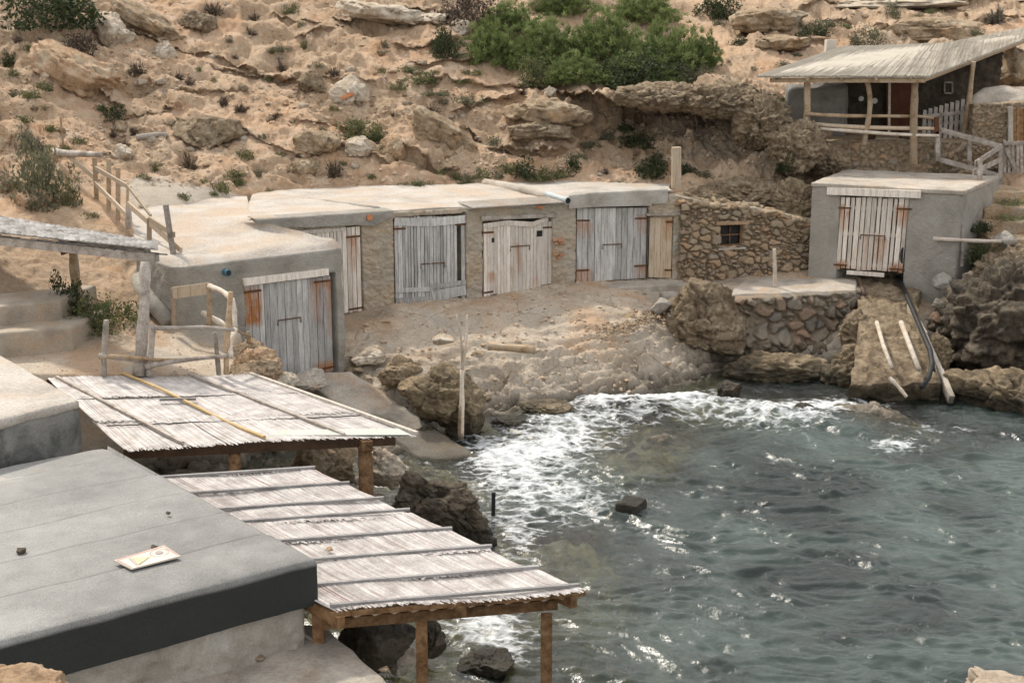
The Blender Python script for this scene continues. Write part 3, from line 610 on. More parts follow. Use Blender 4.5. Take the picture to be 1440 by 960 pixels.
# ------------------------------------------------------------------ doors
def fpt(nodes, key, u, z, out=0.):
    """point on a facade at survey column u, height z, out metres proud of it."""
    nodes = np.array(nodes, float); X = np.interp(u, key, nodes[:, 0]); Y = np.interp(u, key, nodes[:, 1])
    X2 = np.interp(u+6, key, nodes[:, 0])-np.interp(u-6, key, nodes[:, 0]); Y2 = np.interp(u+6, key, nodes[:, 1])-np.interp(u-6, key, nodes[:, 1])
    q = math.hypot(X2, Y2); return np.array([X+Y2/q*out, Y-X2/q*out, z])
def plank_run(b, A, Bq, C, Dq, n, gap=.012, th=.03, rag=0., rust=(), jw=.25, n_out=None, cseg=14, skip=()):
    """planks across a quad: A bottom-left, Bq bottom-right, C top-right, Dq top-left. rust: (u0,u1,w0,w1,amount)."""
    A, Bq, C, Dq = [np.array(p, float) for p in (A, Bq, C, Dq)]
    W = np.linalg.norm(Bq-A); ws = np.array([1+jw*rnd.uniform(-1, 1) for _ in range(n)]); ed = np.concatenate([[0], np.cumsum(ws)/ws.sum()])
    o = n_out
    for i in range(n):
        if i in skip: continue
        g_ = gap/W*rnd.uniform(.4, 1.5)/2; a, c = ed[i]+g_, ed[i+1]-g_
        r = rnd.random(); lo = rag*rnd.uniform(0, 1); hi = 1-rag*.6*rnd.uniform(0, 1); dth = rnd.uniform(-.007, .007)
        V, Cc, Fc = [], [], []
        for k in range(cseg+1):
            w_ = lo+(hi-lo)*k/cseg
            for (s_, off) in ((a, 0), (c, 0), (c, th), (a, th)):
                base = A*(1-s_)*(1-w_)+Bq*s_*(1-w_)+C*s_*w_+Dq*(1-s_)*w_
                V.append(base+o*(off+dth))
                ru = 0
                for (u0, u1, w0, w1, am) in rust:
                    if u0 <= s_ <= u1 and w0 <= w_ <= w1: ru = max(ru, am*(.35+.65*(w_-w0)/(w1-w0)) if am > 0 else -am)
                Cc.append((r, ru, 0))
        for k in range(cseg):
            for j in range(4):
                p0, p1 = k*4+j, k*4+(j+1) % 4; Fc.append((p0, p1, p1+4, p0+4))
        Fc += [(3, 2, 1, 0), (cseg*4, cseg*4+1, cseg*4+2, cseg*4+3)]
        b.add(V, Fc, Cc)
def quad_pt(Q, s, w): return Q[0]*(1-s)*(1-w)+Q[1]*s*(1-w)+Q[2]*s*w+Q[3]*(1-s)*w
def door(name, Q, n, mat, parent, nout, gap=.012, rag=0., rust=(), hinges=(), bolt=None, cross=(), skip=(), label=None, jw=.25):
    b = MB(); plank_run(b, *Q, n, gap, .032, rag, rust, jw, nout, skip=skip); d = b.build(name, mat, parent)
    if label: d['label'] = label
    for (s0, s1, w_) in hinges:
        h = MB(); h.beam(quad_pt(Q, s0, w_)+nout*.041, quad_pt(Q, s1, w_)+nout*.041, .045, .014, nout); h.build('hinge', 'rusty_metal', d)
    for (s0, s1, w0, w1, hh, off) in cross:
        h = MB(); h.beam(quad_pt(Q, s0, w0)+nout*off, quad_pt(Q, s1, w1)+nout*off, hh, .028, nout, c=(rnd.random(), 0, 0)); h.build('crossboard', mat, d)
    if bolt:
        s0, s1, w_ = bolt; h = MB(); p0, p1 = quad_pt(Q, s0, w_)+nout*.055, quad_pt(Q, s1, w_)+nout*.055
        h.tube([p0+np.array([0, 0, -.12]), p0, p1, p1+np.array([0, 0, -.12])], .014, 6)
        h.build('bolt', 'rusty_metal', d)
    return d
# ------------------------------------------------------------------ stone boathouse row in the middle
key = [360, 487, 556, 655, 681, 776, 812, 908, 944, 1000, 1060, 1150]; Yk = [33.1, 34.2, 34.8, 35.6, 35.9, 37.0, 37.3, 37.7, 37.8, 38.05, 38.4, 38.9]
NODE = np.array([P(u, 390, y)[:2] for u, y in zip(key, Yk)])
row = thing('boathouse_row', 'long low row of stone boathouses with weathered double doors set along the courtyard', 'boathouse', (*NODE[4], 1.5))
acc = np.concatenate([[0], np.cumsum(np.linalg.norm(np.diff(NODE, axis=0), axis=1))])
S_of = lambda u: np.interp(u, key, acc)
def zat(u, v): # height on the facade at a survey pixel
    y = np.interp(u, key, Yk); return P(u, v, y)[2]
DOORS = [((403, 510), (zat(506, 440), zat(506, 318))), ((555, 656), (1.42, zat(600, 303))), ((679, 776), (1.45, zat(726, 308))), ((810, 909), (1.62, zat(860, 289))), ((911, 945), (1.66, zat(925, 306)))]
HOLES = [(S_of(a), S_of(b), z0, z1) for (a, b), (z0, z1) in DOORS]
WIN = (S_of(1009), S_of(1040), zat(1024, 345), zat(1024, 315))
def facade(S, Z):
    wp = np.stack([S, Z, S*0], 1)
    e, rid = stones2d(S, Z, .26, 3.); e2, rid2 = stones2d(S, Z, .19, 8., 1.7)
    free = sst(S_of(948), S_of(968), S+.15*fbm(wp*1.5, 2))          # dry stone wall on the far end
    left = 1-sst(S_of(520), S_of(560), S)
    bulge = sst(.0, .30, e); d_dry = .11*bulge+.05*(rid-.5)
    d_ren = .028*sst(.0, .3, e2)+.06*fbm(wp*1.3, 3)+.03*fbm(wp*5, 4)
    d = d_dry*free+d_ren*(1-free)
    mort = (1-sst(.03, .16, e))*free*.95+(1-free)*np.clip(.62+1.3*fbm(wp*1.3+4, 4)-.25*sst(.1, .3, e2), 0, 1)
    for (s0, s1, z0, z1) in HOLES:
        m = (S > s0) & (S < s1) & (Z < z1) & (Z > z0-.3); d = np.where(m, -1.7, d)
    s0, s1, z0, z1 = WIN; d = np.where((S > s0) & (S < s1) & (Z < z1) & (Z > z0), -.35, d)
    return d, np.stack([np.where(free > .5, rid, rid2), 0*S, mort], 1)
ztop = [zat(u, v) for u, v in zip(key, [308, 303, 299, 293, 291, 287, 279, 272, 274, 287, 292, 312])]
wall_panel('wall', NODE, 1.0, ztop, facade, 'render_stone', row, res=.03)
# the far dry-stone length is its own facing, a hand proud of the row
def dry(S, Z):
    wp = np.stack([S, Z, S*0], 1); e, rid = stones2d(S, Z, .30, 3., 1.7); d = .14*sst(.0, .26, e)+.05*(rid-.5)+.04*fbm(wp*1.2, 2)
    s0, s1 = WIN[0]-S_of(952), WIN[1]-S_of(952)
    d = np.where((S > s0) & (S < s1) & (Z < WIN[3]) & (Z > WIN[2]), -.3, d)
    return d, np.stack([rid, 0*S, (1-sst(.0, .09, e))*.95], 1)
us = np.linspace(952, 1150, 26); DN = np.array([fpt(NODE, key, u, 0, .07)[:2] for u in us])
wall_panel('dry_stone_facing', DN, 1.0, [zat(u, v) for u, v in zip(us, np.interp(us, [952, 990, 1040, 1090, 1150], [284, 288, 293, 303, 320])+np.array([rnd.uniform(-4, 4) for _ in us]))], dry, 'stone', row, res=.024, back=1.2)
b = MB()
for i in range(30):
    u = 954+(1140-954)*(i+rnd.uniform(-.3, .3))/30; zc_ = zat(u, np.interp(u, [952, 990, 1040, 1090, 1150], [284, 288, 293, 303, 320]))
    for bk in (0, 1):
        V, Fc = rock_verts((rnd.uniform(.10, .24), rnd.uniform(.12, .2), rnd.uniform(.07, .13)), 300+i+40*bk, 'block', 3); c_ = fpt(NODE, key, u+bk*3, zc_+rnd.uniform(-.04, .05)+bk*.05, .05-bk*.32); V = rot(V, 0, 0, rnd.uniform(0, 3)); b.add(V+c_, Fc.tolist(), (rnd.random(), 0, rnd.uniform(0, .3)))
b.build('wall_coping', 'stone', row, True)
# window with frame and bars
wc = [fpt(NODE, key, 1009, WIN[2], -.02), fpt(NODE, key, 1040, WIN[2], -.02), fpt(NODE, key, 1040, WIN[3], -.02), fpt(NODE, key, 1009, WIN[3], -.02)]
b = MB()
for i in range(4): b.beam(wc[i], wc[(i+1) % 4], .07, .07, c=(.5, 0, 0))
wf = b.build('window', 'brown_wood', row)
b = MB(); mid = lambda i, j: (wc[i]+wc[j])/2
b.beam(mid(0, 1), mid(2, 3), .03, .03); b.beam(mid(0, 3), mid(1, 2), .03, .03); b.build('glazing_bar', 'brown_wood', wf)
no_w = fpt(NODE, key, 1024, 0, 1)-fpt(NODE, key, 1024, 0, 0)
b = MB(); b.add([q-no_w*.06 for q in wc], [(0, 1, 2, 3)]); b.build('pane', 'black', wf)
b = MB(); b.beam(fpt(NODE, key, 1001, WIN[3]+.07, .12), fpt(NODE, key, 1046, WIN[3]+.05, .12), .2, .09); b.build('lintel', 'stone', row)
b = MB(); b.beam(fpt(NODE, key, 1005, WIN[2]-.06, .12), fpt(NODE, key, 1043, WIN[2]-.06, .12), .16, .05); b.build('sill', 'slab_concrete', row)
def fq(u0, u1, vb0, vb1, vt1, vt0, out=-.05): # quad on the facade from survey pixels
    return [fpt(NODE, key, u, zat(u, v), out) for u, v in ((u0, vb0), (u1, vb1), (u1, vt1), (u0, vt0))]
def fn(u): return fpt(NODE, key, u, 0, 1)-fpt(NODE, key, u, 0, 0)
Q1 = fq(400, 508, 455, 437, 318, 327); door('garage_door', Q1, 17, 'bleached_wood', row, fn(455), .014, .01, [(.86, .95, .5, .92, .9), (.86, 1, .0, .05, .7)], [(.81, 1.0, .885), (.82, 1.02, .04)], cross=[(0, .8, .985, .985, .1, .045)], label='half hidden bleached plank door with rust streaks, deep in the gap behind the grey boathouse')
Q2 = fq(556, 655, 433, 424, 303, 305)
d2 = door('garage_door', Q2, 21, 'grey_wood', row, fn(606), .016, .012, [(.0, .1, .8, .86, .5)], [(-.01, .16, .87), (.86, 1.01, .9), (.0, .15, .065), (.9, 1.0, .1)], (.36, .7, .47), [(0, .495, .195, .18, .11, .045), (0, .495, .055, .05, .24, .045), (.515, 1, .205, .23, .12, .045), (.515, 1, .09, .14, .26, .045), (0, .49, .95, .93, .2, .045), (.52, 1., .93, .96, .2, .045)], skip=(19,), label='grey slatted double door with pale boards nailed across its foot')
b = MB(); b.beam(quad_pt(Q2, .49, .0)+fn(606)*.05, quad_pt(Q2, .505, .97)+fn(606)*.05, .05, .03, fn(606)); b.build('middle_batten', 'grey_wood', d2)
Q3 = fq(681, 776, 419, 404, 310, 314)
d3 = door('garage_door', Q3, 19, 'bleached_wood', row, fn(728), .009, .035, [(.06, .17, .18, .36, 1.), (.48, .53, .28, .66, .9), (.34, .40, .2, .42, .5), (.2, .24, .2, .35, .4), (.72, .78, .03, .2, .45), (0, .16, .8, .9, .5)], [(-.01, .14, .875), (.86, 1.0, .9), (0, .13, .07), (.85, 1, .045)], (.38, .66, .66), [(-.01, .38, .965, 1.0, .12, .05), (.36, .72, .99, .955, .13, .055), (.68, .93, .955, 1.03, .11, .06)], label='bleached pinkish double door with ragged foot and two small cut holes')
for (s0, w0, ww, hh) in ((.77, .78, .085, .075), (.115, .74, .035, .055)):
    b = MB(); Pq = [quad_pt(Q3, s0, w0), quad_pt(Q3, s0+ww, w0), quad_pt(Q3, s0+ww, w0+hh), quad_pt(Q3, s0, w0+hh)]
    b.beam((Pq[0]+Pq[3])/2+fn(728)*.012, (Pq[1]+Pq[2])/2+fn(728)*.012, hh*2.1, .062, fn(728)); b.build('spy_hole', 'black', d3)
Q4 = fq(811, 908, 397, 391, 292, 293)
d4 = door('garage_door', Q4, 11, 'grey_wood', row, fn(860), .011, .0, [(0, .17, .62, .83, .85), (0, .17, 0, .15, -.75), (.84, 1, .62, .86, .6), (.84, 1., 0, .18, .8), (.36, .42, .3, .47, .4)], [(-.01, .18, .835), (-.01, .18, .16), (.83, 1.01, .85), (.83, 1.01, .18)], (.37, .64, .5), label='blue-grey door of wide tight planks with rusty hinges beside the small side door')
Q5 = fq(912, 944, 390, 391, 305, 306)
door('side_door', Q5, 4, 'tan_wood', row, fn(928), .006, 0, [(.72, 1, .6, .93, .9), (.72, 1, 0, .12, .6)], [(.7, 1.02, .92), (.7, 1.02, .13)], label='narrow tan plank door')
b = MB(); b.beam(fpt(NODE, key, 806, zat(812, 286), .04), fpt(NODE, key, 912, zat(908, 284), .04), .14, .17); b.build('lintel', 'plaster_old', row)
b = MB(); b.beam(fpt(NODE, key, 906, zat(908, 301), .06), fpt(NODE, key, 952, zat(948, 300), .06), .12, .06); b.build('lintel', 'branch', row)
b = MB(); b.beam(fpt(NODE, key, 676, zat(681, 306), .0), fpt(NODE, key, 782, zat(776, 303), .0), .1, .1); b.build('lintel', 'branch', row)
# concrete band over the hidden door and over the blue-grey door
def band(S, Z):
    wp = np.stack([S, Z, S*0], 1); return .03*fbm(wp*2, 3)+.012*fbm(wp*8, 3), np.tile((.5, 0, 0), (len(S), 1))
us = np.linspace(360, 553, 8); wall_panel('parapet', np.array([fpt(NODE, key, u, 0, .09)[:2] for u in us]), [zat(u, v) for u, v in zip(us, np.interp(us, [360, 510, 514, 553], [322, 315, 323, 303]))], [zat(u, np.interp(u, [360, 520, 553], [309, 298, 296])) for u in us], band, 'concrete', row, res=.05, back=.55)
us = np.linspace(797, 935, 8); wall_panel('parapet', np.array([fpt(NODE, key, u, 0, .10)[:2] for u in us]), [zat(u, np.interp(u, [797, 935], [293, 285])) for u in us], [zat(u, np.interp(u, [797, 830, 935], [275, 271, 266])) for u in us], band, 'plaster_old', row, res=.05, back=.5)
# pipes and red tile shards
b = MB(); q0, q1 = fpt(NODE, key, 790, zat(793, 280), .32), fpt(NODE, key, 783, zat(793, 277), -.7); b.tube([q1, q0], .085, 12); b.tube([q0+(q1-q0)*.12, q0+(q1-q0)*-.01], .1, 12); b.build('drain_pipe', 'pipe', row)
b = MB(); b.tube([q0+(q0-q1)*.0, q0+(q0-q1)*.02], .078, 12); b.build('pipe_mouth', 'black', row)
b = MB(); b.beam(fpt(NODE, key, 751, zat(752, 289), .05), fpt(NODE, key, 760, zat(760, 292), .12), .12, .05); b.build('roof_tile', 'terracotta', row)
b = MB(); q0 = fpt(NODE, key, 519, zat(519, 305), .13); b.tube([q0-fn(519)*.3, q0], .075, 10); b.build('drain_tile', 'terracotta', row)
for (u, v) in ((779, 337), (786, 337.5), (781, 341.5), (788, 341), (780, 357), (788, 357.5), (783, 361.5)):
    b = MB(); w_ = rnd.uniform(2.6, 3.6); b.beam(fpt(NODE, key, u-w_, zat(u, v), -.0), fpt(NODE, key, u+w_, zat(u, v-.6), -.0), .18, rnd.uniform(.045, .065), jit=.2); b.build('brick', 'old_brick', row)
# roof: sandy concrete over the row, wavy sheet edge over the ragged door
def roof_sheet():
    us = np.linspace(352, 945, 150); rows = []
    for t in np.linspace(0, 1, 40):
        r = []
        for u in us:
            f0 = fpt(NODE, key, u, zat(u, np.interp(u, [352, 520, 553, 655, 776, 800, 830, 945], [310, 299, 297.5, 292, 286, 281, 274, 268])), .10 if 656 < u < 797 else -.06)
            vb = np.interp(u, [352, 400, 550, 700, 800, 945], [276, 268, 262, 258, 255, 262]); bk = P(u-22*(1-t), vb-3, float(hillD([(u, vb)])[0])+.3)
            r.append(f0*(1-t)+bk*t)
        rows.append(r)
    V = np.array(rows); sh = V.shape[:2]; V = V.reshape(-1, 3)
    V[:, 2] += .035*fbm(V*.9, 3)+.012*fbm(V*5, 3)
    sk = V[:len(us)].copy(); sk[:, 2] -= .05; sk[:, 1] += .02; V = np.concatenate([sk, V])
    return mesh_obj('roof', V, grid_faces(sh[0]+1, sh[1]), MT['roof_concrete'], row, np.tile((.5, 0, 0), (len(V), 1)), smooth=True)
roof_sheet()
b = MB(); n_ = 60; pf, pb = [], []
for i in range(n_*4+1):
    u = 658+(794-658)*i/(n_*4); zz = zat(u, np.interp(u, [658, 794], [291.5, 283]))+.022*math.sin(i*math.pi/2)
    pf.append(fpt(NODE, key, u, zz+.02, .26)); pb.append(fpt(NODE, key, u, zz+.07, -.5))
Vs = pf+pb+[p-np.array([0, 0, .012]) for p in pf]+[p-np.array([0, 0, .012]) for p in pb]; k = len(pf); Fs = []
for i in range(k-1): Fs += [(i, i+1, k+i+1, k+i), (2*k+i+1, 2*k+i, 3*k+i, 3*k+i+1), (i+1, i, 2*k+i, 2*k+i+1)]
b.add(Vs, Fs, (.5, 0, 0)); b.build('corrugated_sheet', 'roof_concrete', row)
# kerb running over the roof
b = MB(); pts = [P(u, v, np.interp(u, [385, 540], [39.0, 34.9]))+np.array([0, 0, .02]) for u, v in ((382, 277), (420, 282), (465, 288), (505, 293.5), (532, 297))]
b.tube(pts, [.1]*5, 8); b.build('kerb', 'concrete', row, smooth=True)
b = MB(); pts = [P(u, v, y)+np.array([0, 0, -.02]) for u, v, y in ((682, 257, 40.2), (720, 264, 39.2), (765, 274, 38), (790, 279, 37.3))]
b.tube(pts, [.14, .16, .13, .08], 8); b.build('kerb', 'slab_concrete', row, smooth=True)
# step under the blue-grey door
A = [fpt(NODE, key, 800, 1.6, .02), fpt(NODE, key, 800, 1.56, .35), fpt(NODE, key, 952, 1.66, .75), fpt(NODE, key, 952, 1.66, .02)]
poly_slab('doorstep', A, 1.1, 'slab_concrete', row, .04, 8, .03)
# ------------------------------------------------------------------ grey plastered boathouse
fk = [190, 247, 487, 357]; FN = np.array([P(190, 355, 31.2)[:2], P(247, 374, 29.5)[:2], P(487, 345, 31.5)[:2], P(357, 313, 32.75)[:2]])
fz = [P(190, 355, 31.2)[2], P(247, 374, 29.5)[2], P(487, 346, 31.5)[2], P(357, 313, 32.75)[2]]
gb = thing('plastered_boathouse', 'grey plastered boathouse with flat pale roof and one rusty-hinged plank door by the slipway', 'boathouse', (*FN[1], 1.))
k2 = [247, 487]; N2 = FN[1:3]; L01 = np.linalg.norm(FN[1]-FN[0]); L12 = np.linalg.norm(FN[2]-FN[1])
y2 = lambda u: np.interp(u, k2, [29.5, 31.5])
def z2at(u, v): return P(u, v, y2(u))[2]
s_d = [L01+L12*(u-247)/240*1.0 for u in (333, 466)]
pu = lambda u: np.interp(u, k2, [0, 1])
def pl2(u, z, out=0.): return fpt(N2, k2, u, z, out)
D2z = (z2at(400, 535), z2at(400, 393))
def gface(S, Z):
    wp = np.stack([S, Z, S*0], 1); d = .05*fbm(wp*.9, 3)+.018*fbm(wp*4, 3)+.008*fbm(wp*13, 2)
    uu_ = 247+240*(S-L01)/L12; zt_ = np.interp(uu_, [333, 466], [z2at(333, 396), z2at(466, 384)])
    m = (uu_ > 336) & (uu_ < 464) & (Z < zt_-.02); d = np.where(m, -1.7, d)
    return d, np.tile((.5, 0, 0), (len(S), 1))
# round the plan corners a little
def rounded(nodes, zs, r=.22):
    out, oz = [nodes[0]], [zs[0]]
    for i in range(1, len(nodes)-1):
        a, b_, c = nodes[i-1], nodes[i], nodes[i+1]; d0 = (a-b_)/np.linalg.norm(a-b_); d1 = (c-b_)/np.linalg.norm(c-b_)
        for t in np.linspace(0, 1, 6):
            out.append((b_+d0*r)*(1-t)**2+2*b_*t*(1-t)+(b_+d1*r)*t*t); oz.append(zs[i])
    return np.array(out+[nodes[-1]]), oz+[zs[-1]]
fr_, frz = rounded(FN, [fz[0]-.05, fz[1]-.05, fz[2]-.05, fz[3]-.24]); wall_panel('wall', fr_, -.3, frz, gface, 'concrete', gb, res=.045, back=.3)
def g_roof():
    cg_ = FN.mean(0); A = [np.array([*(FN[i]+(cg_-FN[i])/np.linalg.norm(cg_-FN[i])*(.02, .08, .12, .0)[i]), fz[i]]) for i in range(4)]; Fb, Eb = P(182, 274, 36.9), P(346, 271, 39.2)
    rows = []
    for w_ in np.linspace(0, 1, 40):
        for s_ in np.linspace(0, 1, 60):
            f = A[0]*max(0, 1-s_/.18)+A[1]*(s_/.18 if s_ < .18 else 1-(s_-.18)/.82)+A[2]*max(0, (s_-.18)/.82) if True else 0
            bk = Fb*(1-s_)+Eb*s_
            mid_ = A[0]*(1-s_)+A[3]*s_ if False else None
            p = f*(1-w_)+bk*w_
            # keep the right-hand side on the parapet line
            edge = A[2]*(1-min(1, w_*1.9))+A[3]*min(1, w_*1.9) if w_ < .526 else A[3]*(1-(w_-.526)/.474)+Eb*((w_-.526)/.474)
            st = A[2]*(1-w_)+Eb*w_
            rows.append(p+(edge-st)*max(0, (s_-.18)/.82)**2)
    V = np.array(rows); V[:, 2] += .04*fbm(V*.8, 3)+.012*fbm(V*5, 3)+.0
    # rounded, slightly raised rim
    s_ = np.tile(np.linspace(0, 1, 60), 40); w_ = np.repeat(np.linspace(0, 1, 40), 60)
    V[:, 2] += .05*np.exp(-((w_-.05)/.04)**2)-.10*np.exp(-(w_/.018)**2)+.08*np.exp(-((1-s_)/.05)**2)*sst(.5, .4, w_)-.0*w_
    return mesh_obj('roof', V, grid_faces(40, 60), MT['roof_concrete'], gb, np.tile((.5, 0, 0), (len(V), 1)), smooth=True)
g_roof()
n2 = pl2(400, 0, 1)-pl2(400, 0, 0)
QG = [pl2(u, z2at(u, v), -.03) for u, v in ((338, 545), (462, 521), (462, 388), (338, 402))]
door('garage_door', QG, 13, 'grey_wood', gb, n2, .010, 0, [(0., .19, .6, .955, -1.), (.80, .86, .55, .95, .9), (.93, 1., .3, .95, 1.), (.8, 1, .0, .12, -.95), (.8, 1, .9, .96, 1.)], [(0, .19, .94), (.80, 1.02, .955), (.80, 1.02, .045)], (.36, .63, .62), label='silvery plank door with heavy rust stains under its hinges')
b = MB(); b.beam(pl2(336, z2at(336, 401)+.07, .03), pl2(458, z2at(458, 386)+.07, .03), .1, .15, c=(.9, 0, 0)); b.build('lintel', 'bleached_wood', gb)
b = MB(); q0 = pl2(313, z2at(313, 382), .2); b.tube([pl2(311, z2at(311, 382), -.2), q0], .075, 12); b.build('drain_pipe', 'teal_pipe', gb)
b = MB(); b.tube([q0, q0+n2*.004], .055, 12); b.build('pipe_mouth', 'black', gb)
# buttress at its side
b = MB(); b.tube([P(196, 392, 31.1), P(215, 425, 30.4), P(236, 450, 29.6)], [.2, .2, .17], 10); b.build('buttress', 'concrete', gb, smooth=True)
# ------------------------------------------------------------------ square boathouse above the ramp
RC = [P(1143, 258, 38.2), P(1352, 270, 36.4), P(1406, 249, 39.6), P(1190, 240, 41.)]
rz = float(np.mean([p[2] for p in RC])); RCn = [np.array([p[0], p[1]]) for p in RC]
rb = thing('square_boathouse', 'square grey cement boathouse above the boat ramp with a rust stained white slatted door', 'boathouse', (*RCn[0], 1.6))
kr = [1140, 1350]; NR = np.array(RCn[:2]); yr = lambda u: np.interp(u, kr, [38.2, 36.4])
def zr(u, v): return P(u, v, yr(u))[2]
def pr(u, z, out=0.): return fpt(NR, kr, u, z, out)
LR = np.linalg.norm(NR[1]-NR[0])
def rface(S, Z):
    wp = np.stack([S, Z, S*0], 1); d = .018*fbm(wp*1.2, 3)+.006*fbm(wp*9, 3)
    u = 1140+210*S/LR; m = (u > 1182) & (u < 1278) & (Z < zr(1230, 277)); d = np.where(m, -1.7, d)
    d = np.where((u < 1170), d+.03, d); return d, np.tile((.5, 0, 0), (len(S), 1))
wall_panel('wall', np.array([RCn[3], RCn[0]+(RCn[0]-RCn[1])*0, RCn[1], RCn[2]])[1:], .9, [RC[0][2]-.03, RC[1][2]-.03, RC[2][2]-.03], rface, 'concrete', rb, res=.045, back=.3)
poly_slab('roof', [RC[0]+np.array([-.05, -.06, .03]), RC[1]+np.array([.05, -.06, .03]), RC[2]+np.array([.05, .1, .03]), RC[3]+np.array([-.05, .1, .03])], [p[2]-.08 for p in RC], 'slab_concrete', rb, .03, 14, .03, 3)
wall_panel('wall', np.array([RCn[3], RCn[0]]), .9, [RC[3][2]-.03, RC[0][2]-.03], lambda S, Z: (.02*fbm(np.stack([S, Z, S*0], 1), 3), np.tile((.5, 0, 0), (len(S), 1))), 'concrete', rb, res=.08, back=.3)
n3 = pr(1230, 0, 1)-pr(1230, 0, 0)
QR = [pr(u, zr(u, v), -.02) for u, v in ((1180, 378), (1277, 384), (1280, 279), (1182, 276))]
door('slatted_door', QR, 13, 'bleached_wood', rb, n3, .035, .02, [(0, .16, .55, .85, .9), (0, .17, 0, .1, -.9), (.83, 1, .58, .9, 1.), (.8, 1, 0, .13, -1.), (.40, .47, .05, .5, 1.), (.55, .72, .1, .48, .75), (.3, .38, .1, .4, .3), (0, 1, .0, .03, -.4)], [(-.02, .17, .845), (-.03, .17, .06), (.83, 1.04, .86), (.8, 1.02, .05)], (.34, .7, .49), [(0, .98, .845, .855, .1, -.02), (0, .98, .49, .50, .1, -.02), (0, .98, .08, .07, .1, -.02)], jw=.1)
b = MB(); b.beam(pr(1163, zr(1163, 268), .06), pr(1296, zr(1296, 273), .06), .12, .19, c=(.9, 0, 0)); b.build('lintel', 'bleached_wood', rb)
b = MB(); b.beam(pr(1198, zr(1198, 382), .08), pr(1252, zr(1252, 386), .08), .08, .1); b.build('threshold', 'bleached_wood', rb)
b = MB(); c_ = quad_pt(QR, .975, .24)+n3*.045; b.add([c_+np.array([math.cos(a)*.06, 0, math.sin(a)*.22])+n3*.0 for a in np.linspace(0, 6.28, 20, endpoint=False)], [tuple(range(20))]); b.build('hand_hole', 'black', rb)
# ------------------------------------------------------------------ black felt roofed hut
C0, C1 = PZ(442, 785, 2.6), PZ(150, 622, 2.6); dF = PZ(0, 900, 2.6)-C0; C3 = C0+dF*1.5; dR = C1-C0; C2 = C3+dR
hut = thing('felt_roofed_hut', 'low hut under a wide black roofing felt dusted grey on top', 'hut', (*C0[:2], 1.4))
def felt_roof():
    ns, nw = 120, 120; c = (C0+C1+C2+C3)/4; e1 = dF*1.5; e2 = dR
    P_ = []
    dst = []
    # over the edge and down: profile parameter beyond 0 folds into the fascia
    def edge(t, L, drop):
        return t
    S = np.concatenate([[-.54, -.36, -.18, -.06, -.02], np.linspace(0, 1, 110)*np.linalg.norm(e1)]); W = np.concatenate([[-.54, -.36, -.18, -.06, -.02], np.linspace(0, 1, 330)*np.linalg.norm(e2)])
    u1 = e1/np.linalg.norm(e1); u2 = e2/np.linalg.norm(e2)
    Sg, Wg = np.meshgrid(S, W); s_, w_ = Sg.ravel(), Wg.ravel()
    inn = np.minimum(np.maximum(s_, 0), np.maximum(w_, 0))
    p = C0+u1*np.maximum(s_, 0)[:, None]+u2*np.maximum(w_, 0)[:, None]
    fold = np.maximum(np.maximum(-s_, -w_), 0)
    p[:, 2] -= fold; p = p-(u1*np.where(s_ < 0, .015, 0)[:, None]+u2*np.where(w_ < 0, .015, 0)[:, None])
    p[:, 2] -= .035*np.exp(-inn/.05)
    # laps of the felt strips run back from the front edge
    lap = np.zeros(len(s_))
    for k_ in (1.0, 2.0, 3.0, 4.0, 5.0): lap += .02/(1+np.exp(-(w_-k_*1.05-.02*np.sin(s_*2))/.008))
    p[:, 2] += np.where(fold > 0, 0, -lap+.02)+np.where(fold > 0, 0, .018*fbm(p*1.1, 3)*(inn > .12))
    n_ = np.where(fold > 0, 1, 0); p -= (u2*n_[:, None])*(.02*fbm(p*2.2, 2))[:, None]
    lapline = np.zeros(len(s_))
    for k_ in (1.0, 2.0, 3.0, 4.0, 5.0): lapline = np.maximum(lapline, np.exp(-((w_-k_*1.05-.02*np.sin(s_*2)-.02)/.03)**2))
    var = np.stack([np.full(len(p), .5), 0*s_, np.where(fold > .03, 0.04, 1-.55*lapline)], 1)
    # the far sides
    V = p; o = mesh_obj('roof', V, grid_faces(len(W), len(S))[:, ::-1], MT['felt'], hut, var, smooth=True); return o
felt_roof()
i1, i2 = -dF/np.linalg.norm(dF)*-.10, dR/np.linalg.norm(dR)*.10
W0 = C0+i1+i2
def hwall(S, Z):
    wp = np.stack([S, Z, S*0], 1); d = .02*fbm(wp*1.5, 3)+.008*fbm(wp*8, 3); d = d+.035*sst(.1, .3, fbm(wp*2.4+7, 3)-.8*(Z-1.62))
    return d, np.tile((.5, 0, 0), (len(S), 1))
wall_panel('wall', np.array([(C3+i2-i1)[:2], W0[:2], (C1+i1-i2)[:2]]), 1.2, 2.5, hwall, 'plaster_old', hut, res=.035)
wall_panel('wall', np.array([(C1+i1-i2)[:2], (C2-i1-i2)[:2], (C3-i1+i2)[:2]]), 1.2, 2.5, hwall, 'plaster_old', hut, res=.2)
